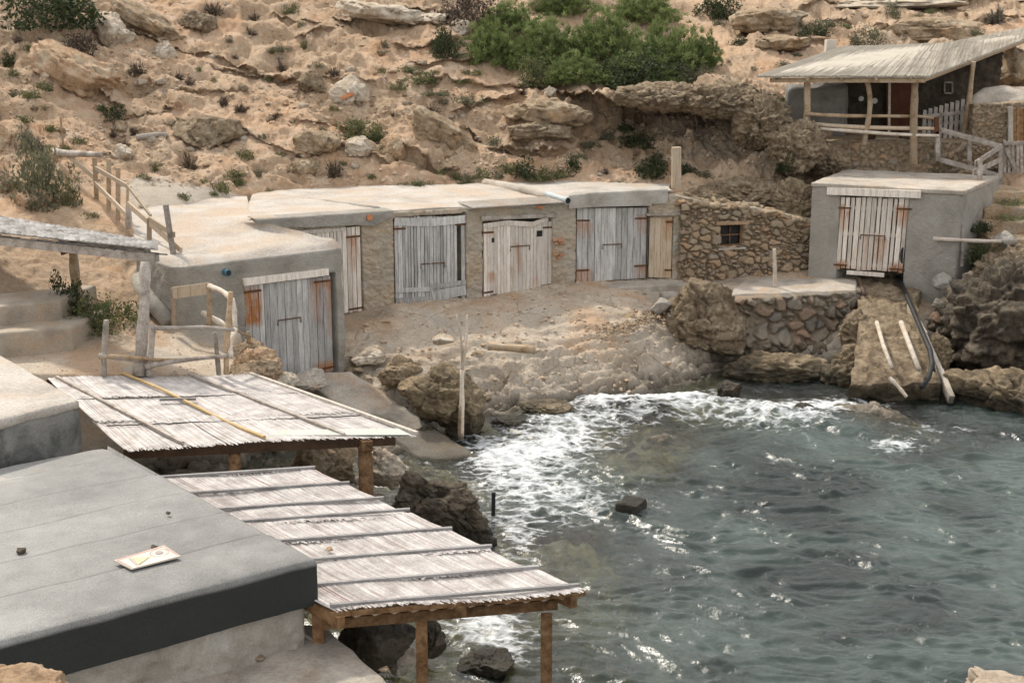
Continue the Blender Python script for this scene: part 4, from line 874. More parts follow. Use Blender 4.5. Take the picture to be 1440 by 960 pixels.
# things lying on the felt
q = [PZ(161, 791, 2.63), PZ(185, 803, 2.63), PZ(254, 785.5, 2.63), PZ(231, 770.5, 2.63)]
brd = thing('sign_board', 'faded cream sign board lying flat on the black felt roof', 'sign', (*q[0][:2], 2.6))
bp = lambda s, w_, h=0: q[0]*(1-s)*(1-w_)+q[3]*(1-s)*w_+q[1]*s*(1-w_)*1+q[2]*s*w_+np.array([0, 0, h])
poly_slab('board', [bp(0, 0, .035), bp(1, 0, .035), bp(1, 1, .04), bp(0, 1, .04)], 2.648, 'white_board', brd, 0, 2, 0, sub=False)
def flat(name, pts, mat, h=.044):
    b = MB(); b.add([bp(s, w_, h) for s, w_ in pts], [tuple(range(len(pts)))], (.5, 0, 0)); b.build(name, mat, brd)
def strip(name, pts, wd, mat, h=.044, close=False):
    b = MB(); pts = pts+[pts[0]] if close else pts
    for (a, c) in zip(pts[:-1], pts[1:]):
        p0, p1 = bp(*a, h), bp(*c, h); d = p1-p0; n = np.cross(d, (0, 0, 1)); n = n/np.linalg.norm(n)*wd/2
        b.add([p0-n, p1-n, p1+n, p0+n], [(0, 1, 2, 3)], (.5, 0, 0))
    b.build(name, mat, brd)
strip('border', [(.07, .03), (.07, .97)], .014, 'faded_pink'); strip('border', [(.07, .03), (.93, .03)], .012, 'faded_pink', .0445); strip('border', [(.07, .97), (.93, .97)], .012, 'faded_pink', .0445)
flat('triangle_mark', [(.25, .26), (.55, .52), (.90, .18)], 'faded_yellow'); strip('triangle_outline', [(.20, .22), (.95, .14)], .008, 'faded_mauve', .0455); strip('triangle_outline', [(.20, .22), (.58, .60)], .008, 'faded_yellow', .0465)
ell = lambda cx, cy, rx, ry, n=28: [(cx+rx*math.cos(a), cy+ry*math.sin(a)) for a in np.linspace(0, 2*math.pi, n, endpoint=False)]
strip('ring_mark', ell(.42, .76, .26, .17), .008, 'faded_mauve', .046, True); flat('round_mark', ell(.42, .76, .12, .07), 'faded_mauve', .046)
for (u, v, s_, nm) in ((217, 769, .05, 'small dark stone lying at the edge of the cream sign board'), (29, 773, .07, 'small dark stone alone on the dusty part of the black felt roof'), (237, 721, .035, 'tiny pebble far up on the black felt roof')):
    c = PZ(u, v, 2.62); V, Fc = rock_verts((s_, s_, s_*.7), int(u), 'block', 3); tag(mesh_obj('pebble', V+c, Fc, MT['wet_rock'], None, np.tile((.5, 0, 0), (len(V), 1)), loc=c, smooth=True), nm, 'stone')
# ------------------------------------------------------------------ concrete hut at the edge
K0 = PZ(113, 562, 3.15); kf = PZ(0, 590, 3.15)-K0; kb = PZ(0, 497, 3.15)-K0
ch = thing('concrete_hut', 'rounded concrete hut roof with a dark stained front, behind the black felt roof', 'hut', (*K0[:2], 1.8))
poly_slab('roof', [K0, K0+kb*1.3, K0+kb*1.3+kf*2.2, K0+kf*2.2], 3.0, 'roof_concrete', ch, .06, 14, .03, 5)
i_ = (kf/np.linalg.norm(kf)+kb/np.linalg.norm(kb))*.02
poly_slab('wall', [p+np.array([0, 0, -.12]) for p in (K0+i_, K0+kb*1.29, K0+kb*1.29+kf*2.19, K0+kf*2.19+i_)], 1.2, 'dark_concrete', ch, .06, 14, .02, 6)
# ------------------------------------------------------------------ concrete apron by the felt hut
ap = poly_slab('apron', [PZ(455, 878, 1.48), PZ(250, 878, 1.48), np.array([-8, 11, 1.5]), np.array([-.55, 13.4, 1.48])], -1.2, 'slab_concrete', None, .05, 16, .03, 9)
struct(ap); ap['kind'] = 'structure'
for (u, v, s_, lb) in ((366, 925, .07, 'small dark stone lying on the concrete apron below the felt hut'), (160, 945, .06, 'grey stone at the foot of the felt hut wall, on the concrete apron'), (541, 941, .06, 'round stone at the outer edge of the concrete apron')):
    c = PZ(u, v, 1.5); V, Fc = rock_verts((s_*1.3, s_, s_*.7), int(u), 'block', 3); tag(mesh_obj('stone', V+c, Fc, MT['rock'], None, np.tile((.5, 0, 0), (len(V), 1)), loc=c, smooth=True), lb, 'stone')
# ------------------------------------------------------------------ reed canopies
def reed_mat(name, FL, FR, NR, NL, n, segs, mat, parent, sag=.03, th=.012, jag=.02, missing=.03, lift=0, along=1., bow=0.):
    """reeds run from the far edge to the near edge, laid in lengths."""
    FL, FR, NR, NL = [np.array(p, float) for p in (FL, FR, NR, NL)]
    b = MB(); L = np.linalg.norm(NL-FL)
    for j in range(segs):
        for i in range(n):
            if rnd.random() < missing: continue
            s_ = (i+.5+rnd.uniform(-.25, .25))/n; w0 = (j-.06*(j > 0))/segs+rnd.uniform(-jag, jag)*.6; w1 = (j+1)/segs+rnd.uniform(-jag, jag)*.6
            sk = rnd.uniform(-.5, .5)/n*1.6; k_ = 4; pts = []
            mk = 1. if rnd.random() < .05 else 0.
            for t in range(k_+1):
                w_ = w0+(w1-w0)*t/k_; s2 = s_+sk*(t/k_-.5)
                p = FL*(1-s2)*(1-w_)+FR*s2*(1-w_)+NR*s2*w_+NL*(1-s2)*w_
                p = p+np.array([0, 0, lift-sag*abs(math.sin(w_*segs*math.pi))+rnd.uniform(-.004, .006)+.02*math.sin(s2*7+j*2.1)+bow*math.sin(math.pi*s2)]); pts.append(p)
            wd = np.linalg.norm(FR-FL)/n*rnd.uniform(1.1, 1.6)
            x = (FR-FL)/np.linalg.norm(FR-FL)*wd/2; up = np.array([0, 0, th])
            V, Fc = [], []
            for p in pts: V += [p-x, p+up, p+x]
            for t in range(k_): Fc += [(3*t, 3*t+1, 3*t+4, 3*t+3), (3*t+1, 3*t+2, 3*t+5, 3*t+4)]
            b.add(V, Fc, (rnd.random(), 0, mk*rnd.random()))
    return b.build(name, mat, parent)
def batten(parent, p0, p1, w, h, mat, name='batten', bend=.0, up=(0, 0, 1)):
    b = MB(); p0, p1 = np.array(p0, float), np.array(p1, float)
    if bend: b.branch(p0, p1, w/2, w/2, bend, 8, 8)
    else: b.beam(p0, p1, w, h, up)
    return b.build(name, mat, parent)
# lower canopy over the water
z2c = 2.1
NL, NR_, FR = PZ(470, 858, z2c), PZ(818, 829, z2c), PZ(440, 660, z2c); FL = NL-(NR_-FR)
cp = thing('reed_canopy', 'large pale reed canopy on brown posts above the water, crossed by eight grey battens', 'canopy', (*NR_[:2], -.5))
reed_mat('reed_mat', FL, FR, NR_+(NR_-FR)*.01, NL, 300, 7, 'reed', cp, .022, .013)
fr = [0, .155, .30, .405, .565, .705, .86, .985]
for t in fr:
    a, c = FL+(NL-FL)*t, FR+(NR_-FR)*t; e = (c-a)*.012
    batten(cp, a+np.array([0, 0, .035]), c+e+np.array([0, 0, .035]), .052, .035, 'batten')
e1 = (NR_-NL)/np.linalg.norm(NR_-NL); e2 = (NR_-FR)/np.linalg.norm(NR_-FR); dn_ = np.array([0, 0, -1.])
for s_ in (.015, .5, .955):
    a, c = FL+(FR-FL)*s_, NL+(NR_-NL)*s_; batten(cp, a+dn_*.13-e2*.1, c+dn_*.13+e2*.06, .10, .14, 'brown_wood', 'beam')
for t in (.03, .955):
    a, c = FL+(NL-FL)*t, FR+(NR_-FR)*t; batten(cp, a+dn_*.25, c+dn_*.25-e1*.12, .10, .13, 'brown_wood', 'crossbeam')
for i in range(13):
    s_ = .03+i*.076; a, c = NL+(NR_-NL)*s_, NL+(NR_-NL)*(s_+.01); batten(cp, a-e2*1.0+dn_*.10, c-e2*.06+dn_*.10, .17, .03, 'tan_wood' if i % 3 else 'rail_wood', 'under_board')
batten(cp, NL+e2*.0+dn_*.05-e1*.05, NR_+e2*.0+dn_*.05+e1*.05, .03, .06, 'brown_wood', 'edge_board')
for (u, v, zt, zb) in ((768.5, 864, 1.83, -1.5), (592.5, 862, 1.83, -1.2), (447, 850, 1.95, 1.4)):
    q = PZ(u, v, zt); b = MB(); b.beam((q[0], q[1]-.0, zb), q, .135, .135, (0, 1, 0)); b.build('post', 'brown_wood', cp)
q = PZ(512, 640, 1.8)
for (t, s_) in ((.1, .06), (.1, .9), (.5, .95)):
    q = FL+(FR-FL)*s_+(NL-FL)*t; b = MB(); b.beam((q[0], q[1], -.6), q+dn_*.3, .13, .13, (0, 1, 0)); b.build('post', 'brown_wood', cp)
# upper canopy
A, Bq, C, Dq = PZ(66, 531, 1.85), PZ(352, 527, 1.85), PZ(586, 611, 1.85), PZ(176, 632, 1.85)
cu = thing('reed_canopy', 'square reed canopy below the branch fence, held by long sloping battens and one yellow cane', 'canopy', (*C[:2], 0))
reed_mat('reed_mat', A, Bq, C, Dq, 380, 3, 'reed', cu, .02, .011, .03, .02)
up = np.array([0, 0, .03])
for (u0, v0, u1, v1, mt, wd, nm) in ((80, 532, 257, 625, 'branch', .06, 'batten'), (172, 529, 372, 620, 'bamboo', .06, 'cane'), (266, 528, 484, 613, 'branch', .06, 'batten'), (352, 527, 586, 611, 'bleached_wood', .065, 'batten')):
    up_ = up*(2.2 if nm == 'cane' else 1); batten(cu, PZ(u0, v0, 1.85)+up_, PZ(u1, v1, 1.85)+up_, wd, .05, mt, nm, .0 if nm == 'batten' else .012)
for w_ in (.35, .72): # dark seams where mats meet
    b = MB(); pts = [A*(1-s_)*(1-w_)+Bq*s_*(1-w_)+C*s_*w_+Dq*(1-s_)*w_+np.array([rnd.uniform(-.02, .02), rnd.uniform(-.03, .03), .012]) for s_ in np.linspace(.02, .98, 50)]
    b.tube(pts, .013, 5); b.build('seam_cord', 'thatch_edge', cu)
batten(cu, A*.02+Dq*.98+dn_*.1, C*.98+Bq*.02+dn_*.1-(C-Dq)/np.linalg.norm(C-Dq)*.3, .09, .16, 'dark_wood', 'beam')
batten(cu, A+dn_*.1, Bq+dn_*.1, .09, .14, 'dark_wood', 'beam')
b = MB(); b.add([PZ(*p, 1.872) for p in ((372, 612), (400, 604), (560, 602), (578, 611))], [(0, 1, 2, 3)]); b.build('patch_sheet', 'sheet', cu)
for (u, v, r) in ((512, 628, .13), (327, 636, .11)):
    q = PZ(u, v, 1.7); b = MB(); b.tube([(q[0], q[1]+.15, -.4), (q[0], q[1]+.15, 1.68)], [r, r*.92], 12); b.build('post', 'brown_wood', cu, True)
q = PZ(500, 624, 1.72); b = MB(); b.beam(q+np.array([-.25, .9, 0]), q+np.array([.22, -.12, 0]), .18, .16); b.build('bracket', 'brown_wood', cu)
b = MB(); q = PZ(252, 562, 1.9); b.beam(q+np.array([-.36, .02, 0]), q+np.array([.3, .03, .01]), .06, .045); tag(b.build('offcut', 'batten', None, loc=q), 'short grey board lying across the yellow cane on the upper reed canopy', 'board')
b = MB(); q = FL+(NL-FL)*.5+(FR-FL)*.45+np.array([0, 0, .03]); q = PZ(463, 771, 2.13); V, Fc = rock_verts((.06, .045, .03), 4, 'block', 3); tag(mesh_obj('stone', V+q, Fc, MT['orange_rock'], None, np.tile((.5, 0, 0), (len(V), 1)), loc=q), 'small tan stone lying on the large reed canopy over the water', 'stone')
# ------------------------------------------------------------------ shelter with cane roof
sa, sb_, scd, sd = PZ(222, 352, 4.3), P(222, 343.5, 28.5), P(-120, 288, 33.4), PZ(-120, 316, 4.3)
sh = thing('cane_shelter', 'open shelter with ribbed grey cane roof on two rough trunks next to the concrete steps', 'shelter', (*PZ(195, 528, 1.9)[:2], 1.9))
def cane_roof():
    b = MB(); n = 46; segs = 9
    for i in range(n):
        s_ = i/n; p0 = sd*(1-s_)+sa*s_; p1 = scd*(1-s_)+sb_*s_
        for j in range(segs):
            w0, w1 = j/segs, (j+1.25)/segs; a, c = p0*(1-w0)+p1*w0, p0*(1-w1)+p1*w1
            r = (sa-sd)/np.linalg.norm(sa-sd)*.16
            zz = np.array([0, 0, .05*rnd.uniform(.6, 1)])
            b.add([a-r, a+zz, a+r, c-r+(0, 0, .03), c+zz+(0, 0, .03), c+r+(0, 0, .03)], [(0, 1, 4, 3), (1, 2, 5, 4), (0, 2, 1)], (rnd.random(), 0, 0))
    return b.build('roof', 'reed_grey', sh)
cane_roof()
b = MB()
for k_ in range(26):
    t = k_/26; p0 = sd*(1-t)+sa*t; p1 = sd*(1-t-.07)+sa*(t+.07); b.branch(p0+np.array([0, rnd.uniform(-.02, .06), -.03-rnd.uniform(0, .05)]), p1+np.array([0, rnd.uniform(-.02, .06), -.03-rnd.uniform(0, .05)]), .02, .015, .02, 4, 5)
b.build('thatch_edge', 'thatch_edge', sh)
batten(sh, sd+np.array([0, .1, -.17]), sa+np.array([-.05, .1, -.16]), .13, .17, 'branch', 'beam')
batten(sh, scd+np.array([0, -.1, -.15]), sb_+np.array([-.2, .0, -.15]), .12, .14, 'branch', 'beam')
q = PZ(196, 528, 1.88); b = MB(); tp = np.array([sa[0]-.28, sa[1]+.1, 4.06]); b.branch(q, tp, .12, .10, .015, 14, 10); b.build('post', 'branch', sh, True)
q = PZ(112, 466, 2.1); b = MB(); b.branch(q, q+np.array([-.05, .15, 1.98]), .11, .095, .012, 12, 10); b.build('post', 'rail_wood', sh, True)
b = MB(); q2 = q+np.array([-.3, 0, 1.75]); b.beam(q2, q2+np.array([.3, .1, .1]), .12, .2); b.build('bracket', 'dark_wood', sh)
# concrete steps up the slope
for i, (v0, u1, z0, z1, lb) in enumerate(((487, 118, 1.9, 2.2, 'lowest wide concrete step under the cane shelter'), (462, 100, 2.05, 2.55, 'middle concrete step with the tallest bare riser under the cane shelter'), (424, 86, 2.4, 2.95, 'topmost concrete step, its tread covered in sandy earth'))):
    a = PZ(u1, v0-2 if i else v0-14, z1); c = PZ(-60, v0+12 if i else v0+4, z1); dpt = np.array([.25, 1.7, 0])
    o = poly_slab('concrete_step', [c, a, a+dpt, c+dpt], z0-.4, 'step_concrete', None, .05, 8, .03, i+20); tag(o, lb, 'step', 'concrete steps below the cane shelter')
# ------------------------------------------------------------------ rough branch fence beside the upper canopy
def gp(u, v, z): return PZ(u, v, z)
bf = thing('branch_fence', 'rough fence of crooked grey branches along the edge above the square reed canopy', 'fence', tuple(gp(210, 527, 1.9)))
def br(parent, p0, p1, r, mat='branch', name='rail', bend=.03, r1=None):
    b = MB(); b.branch(p0, p1, r, r1, bend, 9, 8); return b.build(name, mat, parent, True)
def upz(u, v0, v1, z): # upright from ground pixel v0 (height z) to pixel v1
    p = PZ(u, v0, z); return p, P(u, v1, p[1])
for (u, v0, v1, r, du) in ((146, 529, 450, .06, 3), (210, 528, 456, .065, 4), (308, 527, 467, .05, -6), (318, 526, 410, .06, 6)):
    p, t = upz(u, v0, v1, 1.9); t = t+np.array([du/65, 0, 0]); br(bf, p, t, r, 'branch' if u != 318 else 'rail_wood', 'post', .02, r*.85)
yb = PZ(210, 528, 1.9)[1]
for (u0, v0, u1, v1, r, mt) in ((213, 461, 330, 464, .045, 'branch'), (139, 502, 262, 506, .045, 'rail_wood'), (205, 516, 325, 499, .048, 'branch'), (139, 500, 210, 508, .05, 'branch')):
    br(bf, P(u0, v0, yb-.1), P(u1, v1, yb-.05+.05), r, mt)
rf = thing('rail_fence', 'small rail fence of sun bleached poles in front of the plastered boathouse', 'fence', tuple(PZ(243, 457, 2.2)))
p0, t0 = P(245, 458, 29.2), P(243, 405, 29.2); p1, t1 = P(295, 459, 28.9), P(294, 401, 28.9); p2, t2 = P(321, 460, 27.6), P(325, 410, 27.6)
br(rf, p0, t0, .055, 'rail_wood', 'post', .01); br(rf, p1, t1, .06, 'rail_wood', 'post', .01)
batten(rf, t0+np.array([0, -.02, -.1]), t1+np.array([0, -.02, -.06]), .04, .24, 'tan_wood', 'board')
br(rf, t1+np.array([0, 0, -.02]), P(325, 421, 27.7), .06, 'pale_branch'); br(rf, P(325, 421, 27.7), P(331, 462, 27.3), .065, 'pale_branch', bend=.05); br(rf, P(331, 462, 27.3), P(325, 502, 26.7), .06, 'pale_branch', bend=.05)
br(rf, P(286, 440, 29.3), P(322, 463, 28.3), .065, 'pale_branch'); br(rf, P(328, 460, 27.5), P(352, 472, 28.2), .025, 'rail_wood'); br(rf, P(350, 482, 28.3), P(349, 466, 28.3), .05, 'rail_wood', 'post', .01)
# handrail up the earth path
hr = thing('path_handrail', 'weathered plank handrail climbing the earth path above the grey boathouse roof', 'handrail', tuple(P(190, 320, 33.5)))
def hp(u, v, y): return P(u, v, y)
for (u, v0, v1, y, wd, du) in ((153, 296, 224, 34.8, .1, 0), (166, 310, 236, 34.3, .1, 0), (136, 280, 222, 35.4, .1, -3), (181, 322, 287, 33.2, .11, 0), (210, 338, 307, 32., .1, 0), (246, 372, 288, 30.6, .11, -13), (178, 318, 258, 33.4, .06, 2), (90, 215, 165, 38., .05, -5)):
    b = MB(); b.beam(hp(u, v0, y), hp(u+du, v1, y), wd, wd*.7, (0, 1, 0)); b.build('post', 'rail_wood' if wd < .11 else 'branch', hr)
for (u0, v0, y0, u1, v1, y1, h) in ((92, 216, 36.6, 134, 250, 35.4, .12), (134, 258, 35.3, 182, 306, 33.2, .11), (134, 236, 35.3, 184, 265, 33.2, .1), (180, 287, 33.1, 255, 352, 30.5, .13), (180, 262, 33.2, 212, 303, 32.1, .06), (210, 308, 32, 245, 330, 30.7, .12)):
    b = MB(); b.beam(hp(u0, v0, y0), hp(u1, v1, y1), .05, h); b.build('rail', 'tan_wood', hr)
br(hr, hp(78, 213, 36.9), hp(142, 218, 35.6), .09, 'branch', 'rail', .04)
# ------------------------------------------------------------------ porch shelter on the upper terrace
po = thing('porch_shelter', 'open porch under a broad pale reed roof on posts, above the square boathouse', 'cabin', tuple(P(1200, 205, 42)))
r1, r2, r3, r4 = P(1064, 107, 41.3), P(1306, 107, 40.4), P(1328, 61, 45.2), P(1182, 66, 46.)
r5, r6 = P(1470, 44, 47.2), P(1470, 33, 50.)
def porch_roof():
    b = MB()
    for (a, c, d, e, n, sg) in ((r1, r2, r3, r4, 150, 4), (r2, r5, r6, r3, 120, 4)):
        for j in range(sg):
            for i in range(n):
                s_ = (i+.5+rnd.uniform(-.3, .3))/n; w0, w1 = (j-.04)/sg+rnd.uniform(-.012, .012), (j+1)/sg+rnd.uniform(-.012, .012)
                f = lambda s, w_: a*(1-s)*(1-w_)+c*s*(1-w_)+d*s*w_+e*(1-s)*w_
                x = (c-a)/n*.56; p0, p1 = f(s_, w0), f(s_, w1); zz = np.array([0, 0, rnd.uniform(.012, .03)])
                b.add([p0-x, p0+zz, p0+x, p1-x, p1+zz, p1+x], [(0, 1, 4, 3), (1, 2, 5, 4)], (rnd.random(), 0, 0))
    dz_ = np.array([0, 0, -.05])
    for Qd in ((r1, r2, r3, r4), (r2, r5, r6, r3)):
        V = [p for p in Qd]+[p+dz_ for p in Qd]; b.add(V, [(0, 1, 2, 3), (7, 6, 5, 4), (0, 4, 5, 1), (1, 5, 6, 2), (2, 6, 7, 3), (3, 7, 4, 0)], (.4, 0, 0))
    return b.build('roof', 'reed_tan', po)
porch_roof()
dz_ = np.array([0, 0, -.13])
batten(po, r1+dz_+np.array([.4, .12, 0]), r2+dz_+np.array([-.05, .12, 0]), .1, .12, 'rail_wood', 'beam'); batten(po, r2+dz_+np.array([-.1, .2, 0]), r5+dz_+np.array([-.1, .2, 0]), .08, .1, 'rail_wood', 'beam')
for i in range(5):
    s_ = .1+.2*i; batten(po, r1*(1-s_)+r2*s_+dz_*.65, r4*(1-s_)+r3*s_+dz_*.65, .07, .08, 'rail_wood', 'rafter')
zf = 5.0
def fy(v, z=zf): return PZ(1200, v, z)[1]
for (u0, v0, u1, v1, y, r, bend, mt) in ((1135, 176, 1135, 110, 41.6, .1, .0, 'rail_wood'), (1215, 199, 1218, 110, 41.2, .085, .06, 'rail_wood'), (1285, 227, 1287, 110, 40.9, .115, .01, 'rail_wood'), (1250, 186, 1251, 110, 43, .04, .0, 'pale_branch'), (1352, 198, 1369, 87, 42.5, .085, .03, 'rail_wood')):
    b = MB(); p0, p1 = P(u0, v0+4, y), P(u1, v1, y)
    if bend == 0: b.beam(p0, p1, r*1.6, r*1.6, (0, 1, 0))
    else: b.branch(p0, p1, r, r*.85, bend, 9, 8)
    b.build('post', mt, po)
for (u0, v0, u1, v1, y0, y1, r, mt) in ((1132, 160, 1284, 164, 41.4, 41.1, .06, 'rail_wood'), (1146, 175, 1320, 181, 41.3, 40.9, .065, 'tan_wood'), (1150, 181, 1320, 191, 41.2, 40.8, .055, 'pale_branch'), (1284, 163, 1320, 168, 41, 41.4, .05, 'rail_wood')):
    br(po, P(u0, v0, y0), P(u1, v1, y1), r, mt, 'rail', .012)
for (u, v0, v1, mt) in ((1318, 226, 185, 'branch'), (1317, 190, 165, 'door_brown')):
    p = P(u, v0, 40.9); b = MB(); b.beam(p, P(u, v1, 40.9), .12, .1, (0, 1, 0)); b.build('post', mt, po)
# masonry terrace under the porch
PN = np.array([P(1108, 230, 42.3)[:2], P(1170, 240, 41.75)[:2], P(1290, 240, 41.2)[:2], P(1345, 236, 41.3)[:2], P(1400, 230, 42.2)[:2]])
tw = wall_panel('terrace_wall', PN, 3.6, [4.98, 5.0, 5.02, 5.0, 4.9], lambda S, Z: ((lambda e, r: (.09*sst(0, .3, e)+.12*fbm(np.stack([S, Z, S*0], 1)*1.2, 3), np.stack([r, 0*S, (1-sst(.02, .14, e))*.8+.2*sst(0, .3, fbm(np.stack([S, Z, S*0], 1), 3))], 1)))(*stones2d(S, Z, .22, 21., 1.2))), 'stone', None, res=.04, back=.6)
tag(tw, 'rough rubble terrace wall carrying the porch, above the flat cement roof', 'wall')
fl = poly_slab('porch_floor', [P(1110, 196, 42.1)*[1, 1, 0]+[0, 0, 5.], P(1400, 196, 42.)*[1, 1, 0]+[0, 0, 5.], np.array([17.5, 47, 5.]), np.array([9, 47, 5.])], 4.3, 'soil_step', None, .03, 10, .03, 31); struct(fl)
# back of the porch: dim rubble wall, brown door, window, plates
bw = thing('cabin_wall', 'dim rubble back wall of the porch with brown door and small window frame', 'wall', tuple(P(1250, 190, 45)))
BN = np.array([P(1170, 190, 44.8)[:2], P(1290, 190, 45.)[:2], P(1400, 190, 45.6)[:2]])
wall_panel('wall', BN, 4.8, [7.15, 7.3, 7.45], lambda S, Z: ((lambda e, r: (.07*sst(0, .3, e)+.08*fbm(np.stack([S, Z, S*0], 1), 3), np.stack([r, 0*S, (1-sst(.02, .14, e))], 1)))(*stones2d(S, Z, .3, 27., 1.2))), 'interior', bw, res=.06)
b = MB(); b.beam(P(1267, 196, 44.6), P(1267, 112, 44.6), .9, .06, (0, 1, 0)); b.build('door', 'door_brown', bw)
wq = [P(1328, 131, 45.1), P(1339, 131, 45.1), P(1339, 116, 45.1), P(1328, 116, 45.1)]; b = MB()
for i in range(4): b.beam(wq[i], wq[(i+1) % 4], .07, .05)
b.build('window_frame', 'branch', bw)
for (u, v, r) in ((1230, 142, .09), (1224, 148, .07), (1211, 139, .08)):
    c = P(u, v, 44.55); b = MB(); b.tube([c, c+np.array([0, -.02, 0])], r, 14, (.7, 0, 0)); tag(b.build('plate', 'white_paint', None, loc=c), {1230: 'largest white plate hung on the dim porch wall', 1224: 'smallest pale plate, low on the dim porch wall', 1211: 'pale plate hung apart beside the wavy porch post'}[u], 'plate', 'plates hung on the porch wall')
pb = poly_slab('plaster_block', [P(1108, 124, 42.9), P(1192, 120, 43.1), P(1190, 117, 44.6), P(1105, 116, 44.4)], 4.9, 'bench_cement', None, .16, 12, .08, 41, fr=1.1); tag(pb, 'rounded grey cement bench block at the open end of the porch', 'bench')
pt = thing('picket_gate', 'grey picket gate leaning against the dim wall inside the porch', 'gate', tuple(P(1320, 195, 43.5)))
b = MB()
for i in range(8):
    u = 1300+i*7.6; top_ = 155-i*2.2; b.beam(P(u-2, 199, 42.6), P(u+1, top_, 43), .11, .025, (0, 1, 0), c=(rnd.random(), 0, 0))
b.build('pickets', 'branch', pt); b = MB()
for v in (158, 171, 184): b.beam(P(1297, v+6, 42.85), P(1356, v, 42.85), .025, .1)
b.build('rail', 'branch', pt)
tb = thing('wooden_bench', 'low pale wooden bench behind the porch railing', 'bench', tuple(P(1248, 197, 42)))
b = MB(); b.beam(P(1229, 195, 42), P(1270, 196, 42), .35, .05); b.build('seat', 'tan_wood', tb)
for u in (1223, 1273): b = MB(); b.beam(P(u, 200, 42), P(u, 186, 42), .3, .25, (0, 1, 0)); b.build('leg', 'dark_wood', tb)
st = thing('side_table', 'small dark table with a pale top behind the thick porch post', 'table', tuple(P(1302, 200, 42)))
b = MB(); b.beam(P(1290, 198.5, 41.6), P(1306, 199, 41.6), .3, .05); b.build('top', 'tan_wood', st)
b = MB(); b.beam(P(1298, 205, 41.7), P(1298, 200, 41.7), .3, .25, (0, 1, 0)); b.build('leg', 'dark_wood', st)
# plank handrail by the terrace stairs
ph = thing('stair_handrail', 'grey plank handrail zigzagging from the porch down past the cement roof', 'handrail', tuple(P(1400, 255, 40)))
for (u, v0, v1, y) in ((1363, 238, 190, 41), (1407, 262, 205, 40.4), (1378, 300, 224, 38.6), (1320, 226, 196, 41)):
    b = MB(); b.beam(P(u, v0, y), P(u, v1, y), .11, .09, (0, 1, 0)); b.build('post', 'branch', ph)
for (u0, v0, y0, u1, v1, y1) in ((1320, 182, 41, 1408, 206, 40.4), (1408, 206, 40.4, 1371, 230, 38.6), (1408, 224, 40.4, 1368, 243, 38.6), (1320, 224, 41, 1408, 248, 40.4), (1366, 258, 38.6, 1408, 247, 40.4)):
    b = MB(); b.beam(P(u0, v0, y0), P(u1, v1, y1), .035, .14); b.build('rail', 'branch', ph)
pk = thing('picket_gate', 'rickety picket gate below the tiny stone hut at the top of the earth steps', 'gate', tuple(P(1425, 240, 40.6)))
b = MB()
for i in range(7): b.beam(P(1413+i*6, 243, 40.7), P(1413+i*6+rnd.uniform(-1, 1), 200+rnd.uniform(-3, 3), 40.7), .08, .03, (0, 1, 0), c=(rnd.random(), 0, 0))
b.build('pickets', 'branch', pk); b = MB(); b.beam(P(1411, 202, 40.65), P(1455, 200, 40.65), .03, .1); b.beam(P(1414, 208, 40.62), P(1428, 238, 40.62), .03, .09); b.build('brace', 'branch', pk)
# tiny stone hut at the far end
th_ = thing('stone_hut', 'tiny rubble hut with a whitewashed domed top and plank door next to the porch', 'hut', tuple(P(1400, 205, 42)))
HN = np.array([P(1360, 205, 42.6)[:2], P(1366, 205, 41.7)[:2], P(1420, 205, 41.5)[:2], P(1470, 205, 42)[:2]])
wall_panel('wall', HN, 4.2, [6.0, 6.05, 6.1, 6.15], lambda S, Z: ((lambda e, r: (.06*sst(0, .3, e)+.04*fbm(np.stack([S, Z, S*0], 1), 3), np.stack([r, 0*S, (1-sst(.02, .14, e))], 1)))(*stones2d(S, Z, .16, 33., 1.8))), 'stone', th_, res=.035)
c = P(1425, 150, 43); V, Fc = rock_verts((1.55, 1.5, .62), 77, 'block', 4, .25); mesh_obj('roof', V+c, Fc, MT['slab_concrete'], th_, np.tile((.5, 0, 0), (len(V), 1)), smooth=True)
b = MB(); plank_run(b, P(1425, 200, 41.35), P(1448, 200, 41.4), P(1448, 153, 41.4), P(1425, 153, 41.35), 5, .008, .03, n_out=np.array([0, -1., 0])); b.build('door', 'brown_wood', th_)
b = MB(); b.beam(P(1421, 202, 41.36), P(1421, 150, 41.36), .14, .08, (0, 1, 0)); b.build('door_frame', 'slab_concrete', th_)
# chimney pot on the hillside and stump on the row roof
b = MB(); p = P(1167, 70, 46.2); b.beam(p+np.array([0, 0, -.3]), P(1168, 56, 46.2), .32, .25, (0, 1, 0), jit=.2); o = b.build('marker_stone', 'white_board', None, loc=p); tag(o, 'upright white slab standing at the back edge of the porch roof', 'slab')
# ------------------------------------------------------------------ ramp, retaining wall, slipway
def slab_path(name, rows, mat, th=.4, n=14, amp=.05, fr=1.3, sub=10):
    """sheet through rows of (left, right) points with skirts; rock-like unevenness."""
    L = np.array([r[0] for r in rows], float); Rr = np.array([r[1] for r in rows], float); t = np.linspace(0, len(rows)-1, (len(rows)-1)*sub+1); idx = np.arange(len(rows))
    li = np.stack([np.interp(t, idx, L[:, k]) for k in range(3)], 1); ri = np.stack([np.interp(t, idx, Rr[:, k]) for k in range(3)], 1)
    V = []
    for a, c in zip(li, ri):
        V.append(a+np.array([0, 0, -th])); V += [a+(c-a)*s_ for s_ in np.linspace(0, 1, n)]; V.append(c+np.array([0, 0, -th]))
    V = np.array(V); V[:, 2] += amp*fbm(V*fr, 4)+amp*.8*ridged(V*fr*1.6, 3); V[:, 0] += amp*fbm(V*fr+9, 3)
    return mesh_obj(name, V, grid_faces(len(t), n+2), MT[mat], None, np.tile((.5, .2, .3), (len(V), 1)), smooth=True)
